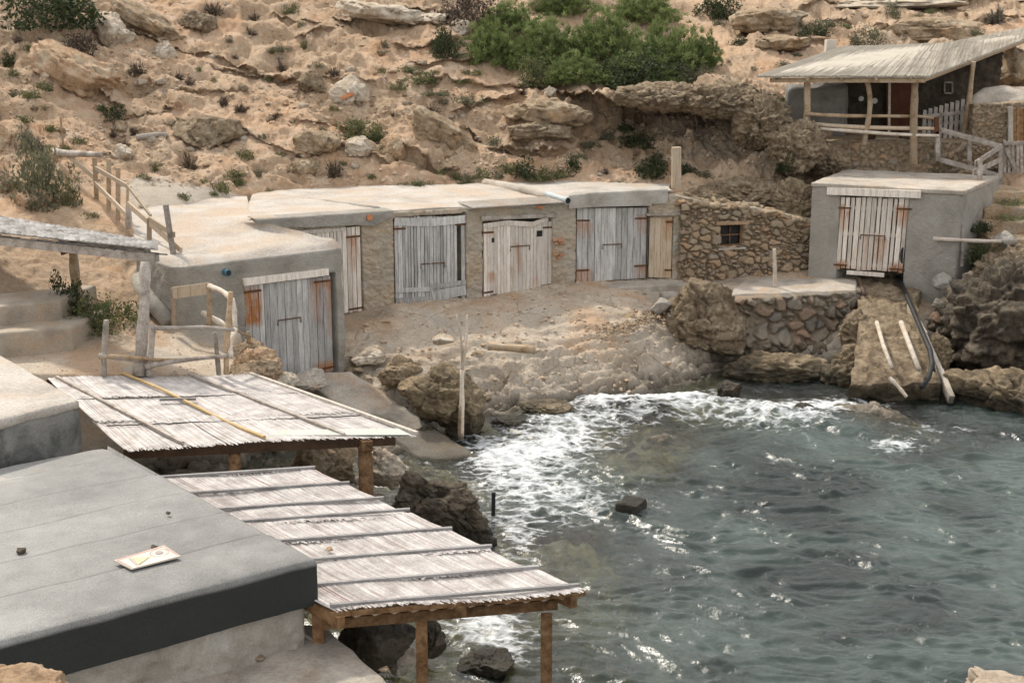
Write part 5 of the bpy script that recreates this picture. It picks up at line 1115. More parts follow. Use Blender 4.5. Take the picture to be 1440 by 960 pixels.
o = slab_path('slipway', [(PZ(408, 527, .8), PZ(492, 523, .8)), (PZ(470, 566, .5), PZ(545, 556, .5)), (PZ(540, 605, .2), PZ(612, 605, .2)), (PZ(590, 645, -.02), PZ(672, 643, .02)), (PZ(620, 675, -.35), PZ(712, 672, -.35))], 'slab_concrete', .6, 20, .035)
struct(o)
o = slab_path('boat_ramp', [(PZ(1196, 386, 1.68), PZ(1300, 388, 1.68)), (PZ(1208, 425, 1.4), PZ(1290, 425, 1.42)), (PZ(1205, 480, .95), PZ(1300, 480, .98)), (PZ(1195, 545, .3), PZ(1322, 540, .42)), (PZ(1200, 575, -.3), PZ(1345, 580, -.3))], 'sea_rock', 1., 60, .10, 2.4, 24)
o.data.materials[0] = MT['crust_rock']; struct(o)
b = MB(); pts = [PZ(1278, 430, 1.42), PZ(1300, 470, 1.1), PZ(1322, 520, .62), PZ(1338, 558, .25)]
for a, c in zip(pts[:-1], pts[1:]): b.beam(a+np.array([0, 0, -.06]), c+np.array([0, 0, -.06]), .12, .2, jit=.15)
tag(b.build('ramp_kerb', 'slab_concrete', None, loc=pts[0]), 'narrow concrete kerb along the far side of the boat ramp', 'kerb')
for (pp, r, mt, nm, lb, cat) in (
    ([PZ(1263, 389, 1.78), PZ(1279, 425, 1.52), PZ(1296, 465, 1.2), PZ(1308, 492, .98), PZ(1311, 512, .8), PZ(1306, 530, .62), PZ(1296, 544, .5)], .06, 'black', 'black_hose', 'long black hose curving down the boat ramp from the slatted door', 'hose'),
    ([PZ(1208, 390, 1.75), PZ(1211, 402, 1.66), PZ(1216, 414, 1.58)], .05, 'metal', 'rail_stub', 'short dark metal rail at the top of the boat ramp', 'rail'),
    ([PZ(1233, 453, 1.27), PZ(1242, 485, 1.05), PZ(1254, 517, .8)], .05, 'pale_branch', 'skid_pole', 'weathered skid pole on the boat ramp closer to the stone retaining wall', 'pole'),
    ([PZ(1267, 453, 1.3), PZ(1279, 485, 1.08), PZ(1292, 519, .82)], .06, 'pale_branch', 'skid_pole', 'thicker weathered skid pole on the boat ramp beside the black hose', 'pole')):
    b = MB(); b.tube(pp, r, 10); tag(b.build(nm, mt, None, True, loc=pp[0]), lb, cat, 'skid poles on the boat ramp' if nm == 'skid_pole' else None)
b = MB(); b.branch(PZ(1251, 531, .6), PZ(1275, 558, .25), .05, .04, .02); tag(b.build('driftwood', 'pale_branch', None, loc=PZ(1251, 531, .6)), 'pale stick at the wet foot of the boat ramp', 'driftwood')
p = PZ(1322, 425, 1.75); b = MB(); b.branch(P(1334, 422, 36), P(1367, 384, 36.4), .1, .1, .0); tag(b.build('log', 'tan_wood', None, True, loc=p), 'sawn log propped steeply against the dark rocks beside the boat ramp', 'log')
RW = np.array([PZ(1012, 415, 1.62)[:2], PZ(1030, 419, 1.62)[:2], PZ(1120, 416, 1.62)[:2], PZ(1185, 412, 1.62)[:2], PZ(1212, 405, 1.62)[:2]])
def rwall(S, Z):
    wp = np.stack([S, Z, S*0], 1); e, rid = stones2d(S, Z, .36, 51., 1.15); lowz = 1-sst(.35, .85, Z+.15*fbm(wp, 2))
    d = (.17*sst(0, .3, e)+.06*(rid-.5))*(1-lowz*.4)+lowz*(.22+.22*fbm(wp*1.2, 4)+.10*ridged(wp*2.5, 3))+sst(.6, -.4, Z)*.25
    return d, np.stack([rid, 0*S, np.clip((1-sst(.02, .10, e))*.9*(1-lowz)+lowz*.75, 0, 1)], 1)
o = wall_panel('retaining_wall', RW, -.5, [1.5, 1.6, 1.62, 1.62, 1.62], rwall, 'grey_stone', None, res=.028, back=.8); tag(o, 'boulder built retaining wall at the water below the square boathouse', 'wall')
o = poly_slab('terrace', [PZ(1022, 414, 1.66), PZ(1205, 408, 1.66), PZ(1205, 391, 1.7), PZ(1050, 391, 1.7)], 1.2, 'slab_concrete', None, .06, 14, .05, 61); struct(o)
# ------------------------------------------------------------------ posts and poles
fp = thing('forked_post', 'thin forked driftwood post standing on the rocks at the water', 'post', tuple(P(648, 614, 28.4)))
b = MB(); yq = 28.4; b.branch(P(648, 617, yq), P(650, 520, yq), .055, .045, .02, 9, 8); b.branch(P(650, 525, yq), P(642, 442, yq), .034, .016, .04, 8, 6); b.branch(P(650, 523, yq), P(657, 442, yq), .034, .014, .05, 8, 6); b.build('post', 'pale_branch', fp, True)
b = MB(); b.branch(P(648, 617, yq-.01), P(648.6, 570, yq-.01), .06, .056, .01, 6, 8); b.build('wet_foot', 'rail_wood', fp, True)
q = PZ(693, 737, -.15); b = MB(); b.beam(q+np.array([0, 0, -.4]), P(694, 692, q[1]), .07, .05, (0, 1, 0)); tag(b.build('iron_post', 'black', None, loc=q), 'black iron post standing in the surf beside the jagged rock', 'post')
q = P(1089, 402, 36.6); b = MB(); b.branch(q, P(1089, 350, 36.6), .055, .045, .015); tag(b.build('pole', 'pale_branch', None, loc=q), 'bare pale pole standing on the terrace in front of the dry stone wall', 'pole')
q = P(951, 264, 38.6); b = MB(); b.beam(q, P(951, 207, 38.6), .24, .2, (0, 1, 0), jit=.05); tag(b.build('timber_stump', 'tan_wood', None, loc=q), 'squared timber stump upright at the end of the row roof', 'post')
b = MB(); b.branch(PZ(687, 486, 1.2), PZ(752, 492, 1.17), .1, .085, .02, 8, 8); tag(b.build('log', 'rail_wood', None, True, loc=PZ(687, 486, 1.2)), 'brown driftwood log lying alone on the bare courtyard rock', 'log')
q = P(1352, 374, 36.6); xr = thing('branch_barrier', 'horizontal branch on a thin grey stake beside the square boathouse', 'barrier', tuple(q))
b = MB(); b.branch(q, P(1353, 316, 36.6), .05, .04, .01); b.build('stake', 'branch', xr); b = MB(); b.branch(P(1312, 336, 36.5), P(1408, 339, 36.2), .055, .05, .02); b.build('rail', 'pale_branch', xr, True)
b = MB(); b.branch(P(192, 194, on_hill(192, 194)-.2), P(236, 190, on_hill(236, 190)-.2), .09, .07, .04); tag(b.build('driftwood', 'branch', None, loc=P(192, 194, on_hill(192, 194))), 'pale dead branch lying on the slope by the big brown boulder', 'driftwood')
q = P(480, 138, on_hill(483, 140)-.5); b = MB(); b.beam(q, P(498, 131, on_hill(483, 140)-.5), .12, .1); tag(b.build('brick', 'terracotta', None, loc=q), 'orange brick on the grey hillside boulder', 'brick')
# ------------------------------------------------------------------ boulders
def boulder(label, *a, name='boulder', cat='boulder', group=None, **k):
    return tag(rock(name, *a, **k), label, cat, group)
def hb(label, u, v, w_, h, seed, mat='rock', style='block', sink=.0, **k):
    return boulder(label, u, v, on_hill(u, v)+sink, w_, h, seed, mat, style, **k)
hb('big whitish angular boulder high on the slope below the dark pine bush', 160, 50, 66, 76, 1, 'pale_rock', dep=1.1, tilt=.2)
hb('large brown craggy boulder with a dark undercut above the pale dead branch', 290, 188, 108, 62, 2, 'crust_rock', dep=1., tilt=.35)
hb('grey boulder carrying the orange brick, mid slope', 490, 134, 64, 52, 3, 'pale_rock', dep=.9)
hb('small rounded grey boulder beside the big whitish boulder', 231, 72, 42, 32, 4, 'pale_rock', dep=1.)
hb('squat brown boulder on the slope above the parapet roof', 452, 206, 78, 44, 5, 'rock', dep=1., tilt=.15)
hb('upright tan boulder with a pointed top at the foot of the slope', 552, 208, 40, 46, 6, 'orange_rock', dep=1., tilt=-.3)
hb('pale grey boulder low on the slope next to the upright tan boulder', 505, 207, 40, 30, 7, 'pale_rock')
hb('long orange rock slab dipping across the upper slope', 112, 108, 150, 62, 8, 'orange_rock', 'slab', tilt=.52, dep=.7)
hb('dark slanting rock fin beside the big whitish boulder', 212, 34, 110, 30, 9, 'rock', 'slab', tilt=.55, dep=.6)
hb('rugged brown crag under the shrubs at the top of the slope', 285, 32, 60, 36, 10, 'crust_rock', dep=1.)
hb('large tan boulder with flat faces above the cane shelter', 46, 286, 58, 50, 11, 'orange_rock', dep=1., tilt=.2)
hb('orange boulder cut by the picture edge above the cane shelter', 2, 200, 42, 54, 12, 'orange_rock')
hb('tan block beneath the orange boulder at the picture edge', 8, 262, 50, 60, 13, 'rock')
hb('rounded stone at the foot of the dark shrub pair beside the path', 168, 179, 24, 18, 14, 'rock')
hb('low stone perched between two dark shrubs by the path top', 172, 213, 36, 22, 15, 'pale_rock')
hb('brown pitted crag just under the grey hillside boulder', 440, 122, 50, 40, 16, 'crust_rock')
hb('pale shelf rock under the pine bush', 645, 44, 40, 34, 17, 'pale_rock')
hb('grey rock shoulder at the top of the cave', 770, 160, 130, 42, 18, 'rock', 'slab', tilt=.12, dep=.7)
hb('layered rock tongue hanging in the cave mouth', 760, 186, 92, 30, 19, 'crust_rock', 'slab', dep=.8)
hb('slanting ribbed rock slab on the slope beside the cave', 625, 190, 130, 44, 20, 'rock', 'slab', tilt=.5, dep=.6)
hb('flat pale cap rock on the crest over the slope', 540, 20, 130, 30, 21, 'pale_rock', 'slab', dep=.8, tilt=.15)
hb('shelf of pale rock jutting out over the shaded earth near the crest', 598, 26, 70, 18, 22, 'pale_rock', 'slab', dep=1.2)
hb('thick brown cap rock right of the pine bushes', 1085, 30, 110, 34, 23, 'rock', 'slab', dep=.9)
hb('rough rock shelf above the porch roof behind the white slab', 1100, 62, 90, 22, 24, 'rock', 'slab', dep=1.)
hb('long tan rock band on the slope behind the porch roof', 1310, 44, 150, 34, 25, 'rock', 'slab', dep=.7)
hb('pale cap rock along the top edge above the porch', 1240, 6, 240, 16, 26, 'pale_rock', 'slab', dep=.5)
hb('brown rock mass at the hut end of the porch roof', 1420, 110, 90, 90, 27, 'rock', sink=-1.2)
hb('small grey stone on the cap rock beside the pine bush', 773, 130, 20, 16, 28, 'pale_rock', sink=-.3)
hb('brown rock heap at the foot of the slope left of the pale grey boulder', 425, 235, 50, 40, 29, 'rock')
# crusted ledge over the cave and the lump before the porch
for i, (u, v, Y, w_, h, d_) in enumerate(((930, 136, 42.4, 130, 36, 1.), (1012, 142, 42., 120, 46, 1.), (1072, 172, 41.3, 80, 74, 1.), (1118, 208, 40.7, 78, 70, 1.), (1050, 275, 40.2, 150, 44, .7), (1112, 300, 39.6, 76, 96, .6), (985, 285, 39.4, 70, 34, .8), (1165, 228, 41.2, 60, 36, .8))):
    struct(rock('cliff_crust', u, v, Y, w_, h, 60+i, 'crust_rock', 'crust', dep=d_, sub=6))
# water side
def wb(label, u, v, z, w_, h, seed, mat, style='block', up=0., **k):
    c = PZ(u, v, z); return boulder(label, u, v, c[1], w_, h, seed, mat, style, **k)
boulder('massive brown boulder between the courtyard and the retaining wall', 985, 455, 35.2, 126, 136, 31, 'crust_rock', 'block', dep=1., sub=6, rough=.8)
boulder('jagged dark rock rising at the water beside the large reed canopy', 622, 716, 22.9, 185, 100, 32, 'wet_rock', 'block', dep=.7, tilt=.48, sub=6, rough=1.3)
boulder('brown cliff block behind the forked post', 625, 565, 29.2, 122, 96, 33, 'sea_rock', 'block', dep=.9, tilt=.3, sub=6)
boulder('pale pitted rock beside the slipway foot of the courtyard', 560, 524, 30.6, 72, 50, 34, 'rock', dep=.9, sub=6)
boulder('wedge shaped tan rock just before the grey plastered corner', 520, 500, 31.8, 66, 26, 35, 'pale_rock', dep=.8)
boulder('tumbled tan rocks heaped before the grey plank door', 360, 520, 27.9, 70, 62, 36, 'orange_rock', 'crust', dep=.9)
boulder('grey concrete lump beneath the grey plank door', 432, 533, 30., 60, 36, 37, 'slab_concrete', rough=.4)
boulder('tall boulder under the square reed canopy beside its outer post', 455, 652, 25.2, 110, 80, 38, 'rock', dep=.8)
boulder('pale boulder outside the outer post of the square reed canopy', 540, 655, 24.6, 76, 66, 39, 'pale_rock', dep=.8)
boulder('mossy squared block under the large reed canopy', 530, 905, 16.8, 130, 74, 40, 'wet_rock', dep=1.2, rough=.5)
boulder('whitish topped stone under the large reed canopy', 562, 930, 16.9, 58, 40, 41, 'pale_rock', dep=1.1, rough=.5)
boulder('dark wet boulder at the seaward side of the mossy block', 606, 900, 17.4, 46, 90, 42, 'wet_rock')
boulder('low wet rock awash between the two outer canopy posts', 688, 935, 18.1, 100, 52, 43, 'wet_rock', dep=1., rough=.6)
c = PZ(887, 716, 0); sq = [c+np.array([-.30, -.16, .17]), c+np.array([.08, -.26, .15]), c+np.array([.30, .06, .19]), c+np.array([-.08, .18, .21])]
o = poly_slab('block', sq, -.6, 'wet_rock', None, .025, 8, .03, 44, fr=4.); tag(o, 'square dark block standing in the open water', 'block')
for i, (u, v, Y, w_, h, mt, lb) in enumerate(((1206, 470, 35.0, 50, 60, 'crust_rock', 'brown rock patching the wall side of the boat ramp, upper of two'), (1200, 515, 33.6, 60, 60, 'sea_rock', 'brown rock patching the wall side of the boat ramp, lower of two'), (1245, 562, 32.2, 80, 34, 'sea_rock', 'broken rock at the wet foot of the boat ramp'), (1312, 566, 32.0, 60, 34, 'sea_rock', 'small broken rock under the end of the ramp kerb'), (1318, 500, 33.6, 40, 60, 'sea_rock', 'narrow rock wedged between ramp kerb and dark rock mass'),
    (352, 500, 28.4, 70, 46, 'rock', 'tan rock leaning against the plank door corner under the rail fence'), (392, 540, 28.2, 66, 44, 'pale_rock', 'pale rock below the tumbled tan rocks by the slipway'), (338, 532, 27.2, 60, 40, 'rock', 'brown rock at the corner of the square reed canopy by the slipway'), (585, 545, 30., 60, 44, 'rock', 'brown rock on the upper edge of the slipway'), (655, 600, 29., 60, 50, 'sea_rock', 'wet rock at the foot of the forked post'), (600, 612, 28.6, 50, 26, 'sea_rock', 'low weedy rock beside the slipway foot'))):
    boulder(lb, u, v, Y, w_, h, 140+i, mt, 'crust' if i < 5 else 'block', sub=5)
boulder('low domed rock awash under the swell before the boat ramp', 1185, 608, 28.9, 120, 30, 45, 'sea_rock', dep=.9, rough=.6, loc=PZ(1180, 606, -.14))
boulder('small dark rock poking from the foam below the retaining wall', 1025, 552, 31.8, 40, 34, 46, 'wet_rock')
boulder('sharp dark rock awash in front of the domed olive rock', 1135, 582, 30.5, 60, 30, 47, 'wet_rock')
boulder('flat brown rock just awash by the forked post', 720, 596, 29.6, 60, 22, 48, 'wet_rock', 'slab')
boulder('flat stained slab at the surf edge of the courtyard', 770, 575, 30.3, 80, 26, 49, 'sea_rock', 'slab')
# the bank beside the ramp
boulder('dark furrowed rock mass at the far side of the boat ramp', 1425, 465, 34.4, 210, 190, 53, 'wet_rock', 'crust', dep=.8, sub=6, tilt=-.2)
boulder('brown top of the bank under the branch barrier', 1420, 385, 36.2, 110, 70, 54, 'crust_rock', 'crust', dep=.8, sub=6, tilt=-.3)
boulder('smooth yellowish sea rock below the dark furrowed mass', 1420, 560, 31.6, 200, 120, 55, 'sea_rock', 'block', dep=.8, sub=6)
boulder('fallen tan rib of rock slanting into the water beside the ramp kerb', 1372, 545, 32., 90, 40, 56, 'rock', 'slab', tilt=-.5, dep=.7)
boulder('weathered rock beyond the picture edge on the ramp bank', 1530, 480, 34, 200, 240, 57, 'wet_rock', 'crust', dep=.8)
boulder('rubble shoulder at the foot of the boat ramp, water side', 1195, 535, 33.4, 90, 60, 58, 'sea_rock', 'crust', dep=.8)
boulder('ledge of wet stone under the retaining wall', 1095, 520, 34, 150, 46, 59, 'sea_rock', 'crust', dep=.6)
for i, (u, v, s_) in enumerate(((1322, 446, 30), (1340, 455, 26), (1326, 468, 30), (1344, 478, 24), (1328, 488, 26), (1318, 428, 22))):
    boulder(['topmost round wall stone beside the ramp kerb', 'round wall stone, top of the far column beside the ramp kerb', 'widest round wall stone beside the ramp kerb', 'lowest stone of the far column beside the ramp kerb', 'lowest round wall stone beside the ramp kerb', 'loose grey stone above the wall stones beside the ramp kerb'][i], u, v, 34.6, s_, s_*.8, 90+i, 'grey_stone', name='wall_stone', cat='stone', group='round stones of the small wall by the ramp', sub=4, rough=.5)
# foreground rocks close to the camera, mostly outside the frame
boulder('blurred tan rock at the lower corner close to the felt hut', 20, 985, 8.3, 190, 90, 80, 'orange_rock', sub=5)
boulder('pale rock tip at the lower corner over the open water', 1420, 985, 7.6, 190, 75, 81, 'pale_rock', sub=5)
# loose blocks near the side door
for i, (u, v, Y, lb) in enumerate(((928, 432, 35.4, 'squared grey block at the edge of the gravel pocket'), (943, 419, 36.2, 'squared grey block by the massive brown boulder, nearer the side door'), (1325, 396, 36.2, 'small cement block beside the square boathouse corner'), (1412, 336, 36.5, 'grey cement lump holding the branch barrier'), (885, 452, 34.6, 'leaning flat stone in the gravel pocket'))):
    boulder(lb, u, v, Y, 34 if i != 4 else 26, 26, 100+i, 'concrete' if i < 4 else 'rock', name='stone_block', cat='block', rough=.3, sub=4)
# flat stone on the courtyard rim
for i, (u, v, w_, lb) in enumerate(((738, 545, 34, 'round pale stone on the courtyard rim above the surf'), (672, 497, 22, 'brown stone next to the driftwood log'), (620, 478, 40, 'flat pale slab patch in front of the grey slatted double door'), (500, 519, 30, 'squared stone at the upper side of the slipway'), (487, 522, 24, 'cement lump at the corner of the plastered boathouse'), (700, 560, 36, 'dark hollowed rock at the courtyard rim'))):
    c = PZ(u, v, float(ground_z([PZ(u, v, .8)[:2]])[0])); boulder(lb, u, v, c[1], w_, w_*.45, 120+i, 'pale_rock' if 'pale' in lb else 'rock', name='stone', cat='stone', sub=4, rough=.5)
# many small stones scattered over the slope
sv = [rock_verts((1, .8, .6), 200+i, 'block', 3) for i in range(6)]
sm = []
for i, (V, Fc) in enumerate(sv):
    o = mesh_obj('hillside_stone', V, Fc, MT[['rock', 'pale_rock', 'orange_rock'][i % 3]], None, np.tile((rnd.random(), 0, 0), (len(V), 1)), smooth=True); sm.append(o)
used = set(); rs = random.Random(3); n_st = 0
KIND = ['small brown stones strewn loose over the bare slope', 'small pale stones strewn loose over the bare slope', 'small orange stones strewn loose over the bare slope']
while n_st < 150:
    u, v = rs.uniform(-60, 1440), rs.gauss(150, 75)
    if not (5 < v < 255) or (u > 1060 and v > 100) or (690 < u < 1000 and v < 120): continue
    k_ = rs.randrange(6); o = sm[k_]
    if k_ in used: o = o.copy(); COL.objects.link(o)
    used.add(k_); s_ = rs.choice([.07, .1, .13, .16, .22]); q = P(u, v, on_hill(u, v)); o.location = q; o.scale = (s_,)*3; o.rotation_euler = (rs.uniform(-.4, .4), rs.uniform(-.4, .4), rs.uniform(0, 6.3))
    tag(o, 'one of the '+KIND[k_ % 3], 'stone', KIND[k_ % 3]); n_st += 1
# loose rubble and grit over slope and shore: one mass nobody could count
def rubble(name, pts, smin, smax, mat, seed, group=None):
    rs = np.random.RandomState(seed); V0, F0 = ico(1); n = len(pts); k = len(V0)
    V = np.zeros((n, k, 3)); C = np.zeros((n, k, 3)); dirs = rs.normal(size=(n, 5, 3)); dirs /= np.linalg.norm(dirs, axis=2)[:, :, None]
    s = smin+(smax-smin)*rs.uniform(0, 1, n)**3; Vb = np.repeat(V0[None], n, 0)
    for j in range(5):
        d = np.einsum('nkc,nc->nk', Vb, dirs[:, j]); Vb = Vb-np.maximum(d-.45, 0)[:, :, None]*dirs[:, j][:, None]
    Vb = Vb*(rs.uniform(.6, 1.35, (n, 1, 3))*np.array([1, 1, .75]))*s[:, None, None]+np.array(pts)[:, None]
    C[:, :, 0] = rs.uniform(0, 1, n)[:, None]
    Fq = (F0[None]+(np.arange(n)*k)[:, None, None]).reshape(-1, 3)
    o = mesh_obj(name, Vb.reshape(-1, 3), Fq, MT[mat], None, C.reshape(-1, 3)); return struct(o, 'stuff')
rs3 = np.random.RandomState(12); pts = []
cl = [(rs3.uniform(-40, 1440), rs3.normal(160, 70), rs3.uniform(15, 60), rs3.uniform(6, 18)) for _ in range(110)]
while len(pts) < 7000:
    c_ = cl[rs3.randint(len(cl))]; u, v = (rs3.normal(c_[0], c_[2]), rs3.normal(c_[1], c_[3])) if rs3.rand() < .7 else (rs3.uniform(-60, 1460), rs3.uniform(0, 262))
    if not (-10 < v < 262) or (u > 1120 and v > 105): continue
    pts.append(P(u, v, on_hill(u, v)-.01))
rubble('slope_rubble', pts, .012, .10, 'rubble', 4)
pts = []
while len(pts) < 2600:
    u, v = rs3.uniform(500, 960), rs3.uniform(400, 560); xy_ = PZ(u, v, 1.)[:2]; pts.append(np.array([*xy_, 0]))
pp_ = np.array(pts); pp_[:, 2] = ground_fine(pp_[:, :2]); pp_ = pp_[(pp_[:, 2] > .12)]
rubble('shore_rubble', pp_, .012, .10, 'rubble', 5)
pp_ = np.stack([rs3.uniform(-10, -4.9, 900), rs3.uniform(26.9, 30, 900), np.zeros(900)], 1); pp_[:, 2] = ground_fine(pp_[:, :2]); rubble('terrace_grit', pp_, .008, .04, 'rubble', 6)
# gravel pocket by the side door
b = MB(); rs2 = random.Random(8)
for i in range(900):
    u, v = rs2.gauss(872, 26), rs2.gauss(446, 11); q = PZ(u, v, 1.3); q[2] = float(1.18+.0*i); r = rs2.uniform(.025, .06)
    q = PZ(u, v, 0); 
    xy_ = PZ(u, v, 1.25)[:2]; c = np.array([xy_[0], xy_[1], 1.25+rs2.uniform(-.03, .05)])
    ov = np.array([[1, 0, 0], [-1, 0, 0], [0, 1, 0], [0, -1, 0], [0, 0, .7], [0, 0, -.7]])*r*np.array([rs2.uniform(.7, 1.3), rs2.uniform(.7, 1.3), 1])
    b.add(c+ov, [(0, 2, 4), (2, 1, 4), (1, 3, 4), (3, 0, 4), (2, 0, 5), (1, 2, 5), (3, 1, 5), (0, 3, 5)], (rs2.random(), 0, 0))
struct(b.build('gravel', 'stone'), 'stuff')
# earth steps at the far side
for i, (u, v, Y, w_, lb) in enumerate(((1420, 268, 39.4, 80, 'topmost earth step below the rickety picket gate'), (1422, 291, 38.6, 84, 'second earth step below the rickety picket gate'), (1426, 312, 37.9, 86, 'third earth step below the rickety picket gate, pale edge'), (1436, 334, 37.2, 90, 'lowest earth step behind the grey cement lump'))):
    c = P(u, v, Y); hw = w_/pxm(Y)/2; o = poly_slab('earth_step', [c+np.array([-hw, -.3, 0]), c+np.array([hw*1.6, -.2, 0]), c+np.array([hw*1.6, 1., .03]), c+np.array([-hw, .9, .03])], c[2]-.6, 'soil_step', None, .05, 8, .07, 70+i); tag(o, lb, 'step', 'earth steps below the picket gate')
# ------------------------------------------------------------------ plants
def leaves(kind, seed, n):
    rs = np.random.RandomState(seed); V, Fc, C = [], [], []
    nc = {'dry': 60, 'green': 30, 'pine': 320, 'dark': 44, 'flat': 26}[kind]
    cen = rs.normal(size=(nc, 3)); cen /= np.linalg.norm(cen, axis=1)[:, None]; cen *= (rs.uniform(.2, 1, nc)**.45)[:, None]*.8; cen[:, 2] = np.abs(cen[:, 2])*(.9 if kind != 'flat' else .4)
    cen *= rs.uniform(.7, 1.25, nc)[:, None]; tone = rs.uniform(0, 1, nc)
    if kind == 'pine': tone = np.clip(.5*tone+.5*(.35+.55*pn(cen*2.2+seed)+.35*cen[:, 2]), 0, 1)
    rad = rs.uniform(.6, 1.3, nc)
    for i in range(n):
        c = rs.randint(nc); d = rs.normal(size=3); d /= np.linalg.norm(d)
        if kind == 'dry':
            base = cen[c]*rs.uniform(.3, .9); tip = base+(cen[c]*.25+d*.18)*rs.uniform(.5, 1.2); tip[2] = max(tip[2], .02); w_ = np.cross(tip-base, rs.normal(size=3)); w_ *= .018/np.linalg.norm(w_); V += [base-w_, base+w_, tip]
        elif kind == 'pine':
            d[2] = abs(d[2])*1.0-.15; out = d*.8+cen[c]*.45+np.array([0, 0, .02]); out /= np.linalg.norm(out); p = cen[c]+out*rs.uniform(0, .05)+rs.normal(size=3)*.022*rad[c]; tip = p+out*rs.uniform(.05, .10)*rad[c]; w_ = np.cross(out, rs.normal(size=3)); w_ *= .0095/np.linalg.norm(w_); V += [p-w_, p+w_, tip]
        else:
            r = .26 if kind != 'flat' else .24; p = cen[c]+d*rs.uniform(.3, 1)**.5*r*rad[c]; p[2] = max(p[2], .0); s_ = rs.uniform(.03, .065)*(1.5 if n < 1000 else 1.); a = rs.normal(size=3); a /= np.linalg.norm(a); e = np.cross(a, rs.normal(size=3)); e /= np.linalg.norm(e); V += [p-a*s_*.55, p+e*s_*1.5, p+a*s_*.55]
        C += [(np.clip(tone[c]*.65+rs.uniform(0, .35)+.1*(d[2]), 0, 1), 0, 0)]*3
    V = np.array(V); return V, np.arange(len(V)).reshape(-1, 3), np.array(C)
def stems(seed, n=14, r=.02, h=.75):
    b = MB(); rs = random.Random(seed)
    for i in range(n):
        a = rs.uniform(0, 6.28); q = rs.uniform(.2, .7); b.branch((0, 0, -.15), (math.cos(a)*q, math.sin(a)*q, h*rs.uniform(.6, 1)*(1-q*.5)), r, r*.3, .08, 5, 4)
    return b
PROTO = {}
def shrub(u, v, wpx, hpx, kind, mat, name, label, cat='shrub', group=None, Y=None, var_=0, n=None, fat=1.):
    Y = on_hill(u, v+hpx*.4)+.05 if Y is None else Y; k_ = (kind, mat, var_, n)
    if k_ not in PROTO:
        V, Fc, C = leaves(kind, 10+var_*7+len(mat), n or {'dry': 2400, 'green': 1500, 'pine': 15000, 'dark': 2200, 'flat': 1200}[kind])
        me = mesh_obj('foliage', V, Fc, MT[mat], None, C); s_ = stems(var_+3, 14 if kind != 'pine' else 40, .018 if kind != 'pine' else .012, .8).build('stem', 'grey_twig'); PROTO[k_] = [me, s_, False]
    me, s_, usedp = PROTO[k_]
    if usedp: me, s_ = me.copy(), s_.copy(); COL.objects.link(me); COL.objects.link(s_)
    PROTO[k_][2] = True
    sc_ = wpx*fat/pxm(Y)/2; c = P(u, v+hpx*.45, Y); t = thing(name, label, cat, c, group); me.parent = t; s_.parent = t; me.location = (0, 0, 0); s_.location = (0, 0, 0)
    t.scale = (sc_, sc_, hpx*fat/pxm(Y)*(.85 if kind == 'pine' else 1.05)); t.rotation_euler = (0, 0, rnd.uniform(0, 6.28)); return t
pine = [(790, -5, 120, 60, 'pale pine bush at the very top edge over the middle bright bush'), (905, 5, 130, 60, 'pine bush at the very top edge over the wide bright bush'), (735, 70, 70, 60, 'small pale pine bush next to the round dense green bush'), (765, 50, 130, 100, 'bright loose pine bush with the palest needles'), (850, 42, 140, 100, 'tall bright pine bush in the middle of the crest thicket'), (935, 58, 130, 110, 'wide bright pine bush at the porch end of the crest thicket'), (715, 18, 90, 60, 'small pine bush at the near end of the crest thicket'), (985, 62, 70, 70, 'low bright pine bush above the grey sage shrub'), (690, 50, 90, 90, 'tall olive pine bush beside the brown dead bush'), (900, 92, 150, 70, 'broad low pine bush spilling toward the porch end of the cave'), (810, 90, 110, 60, 'shaggy pine bush hanging over the cave side of the thicket')]
for i, (u, v, a, h, lb) in enumerate(pine): shrub(u, v, a, h, 'pine', 'pine_leaf', 'pine_bush', lb, 'bush', 'pine bushes on the crest', var_=i % 3)
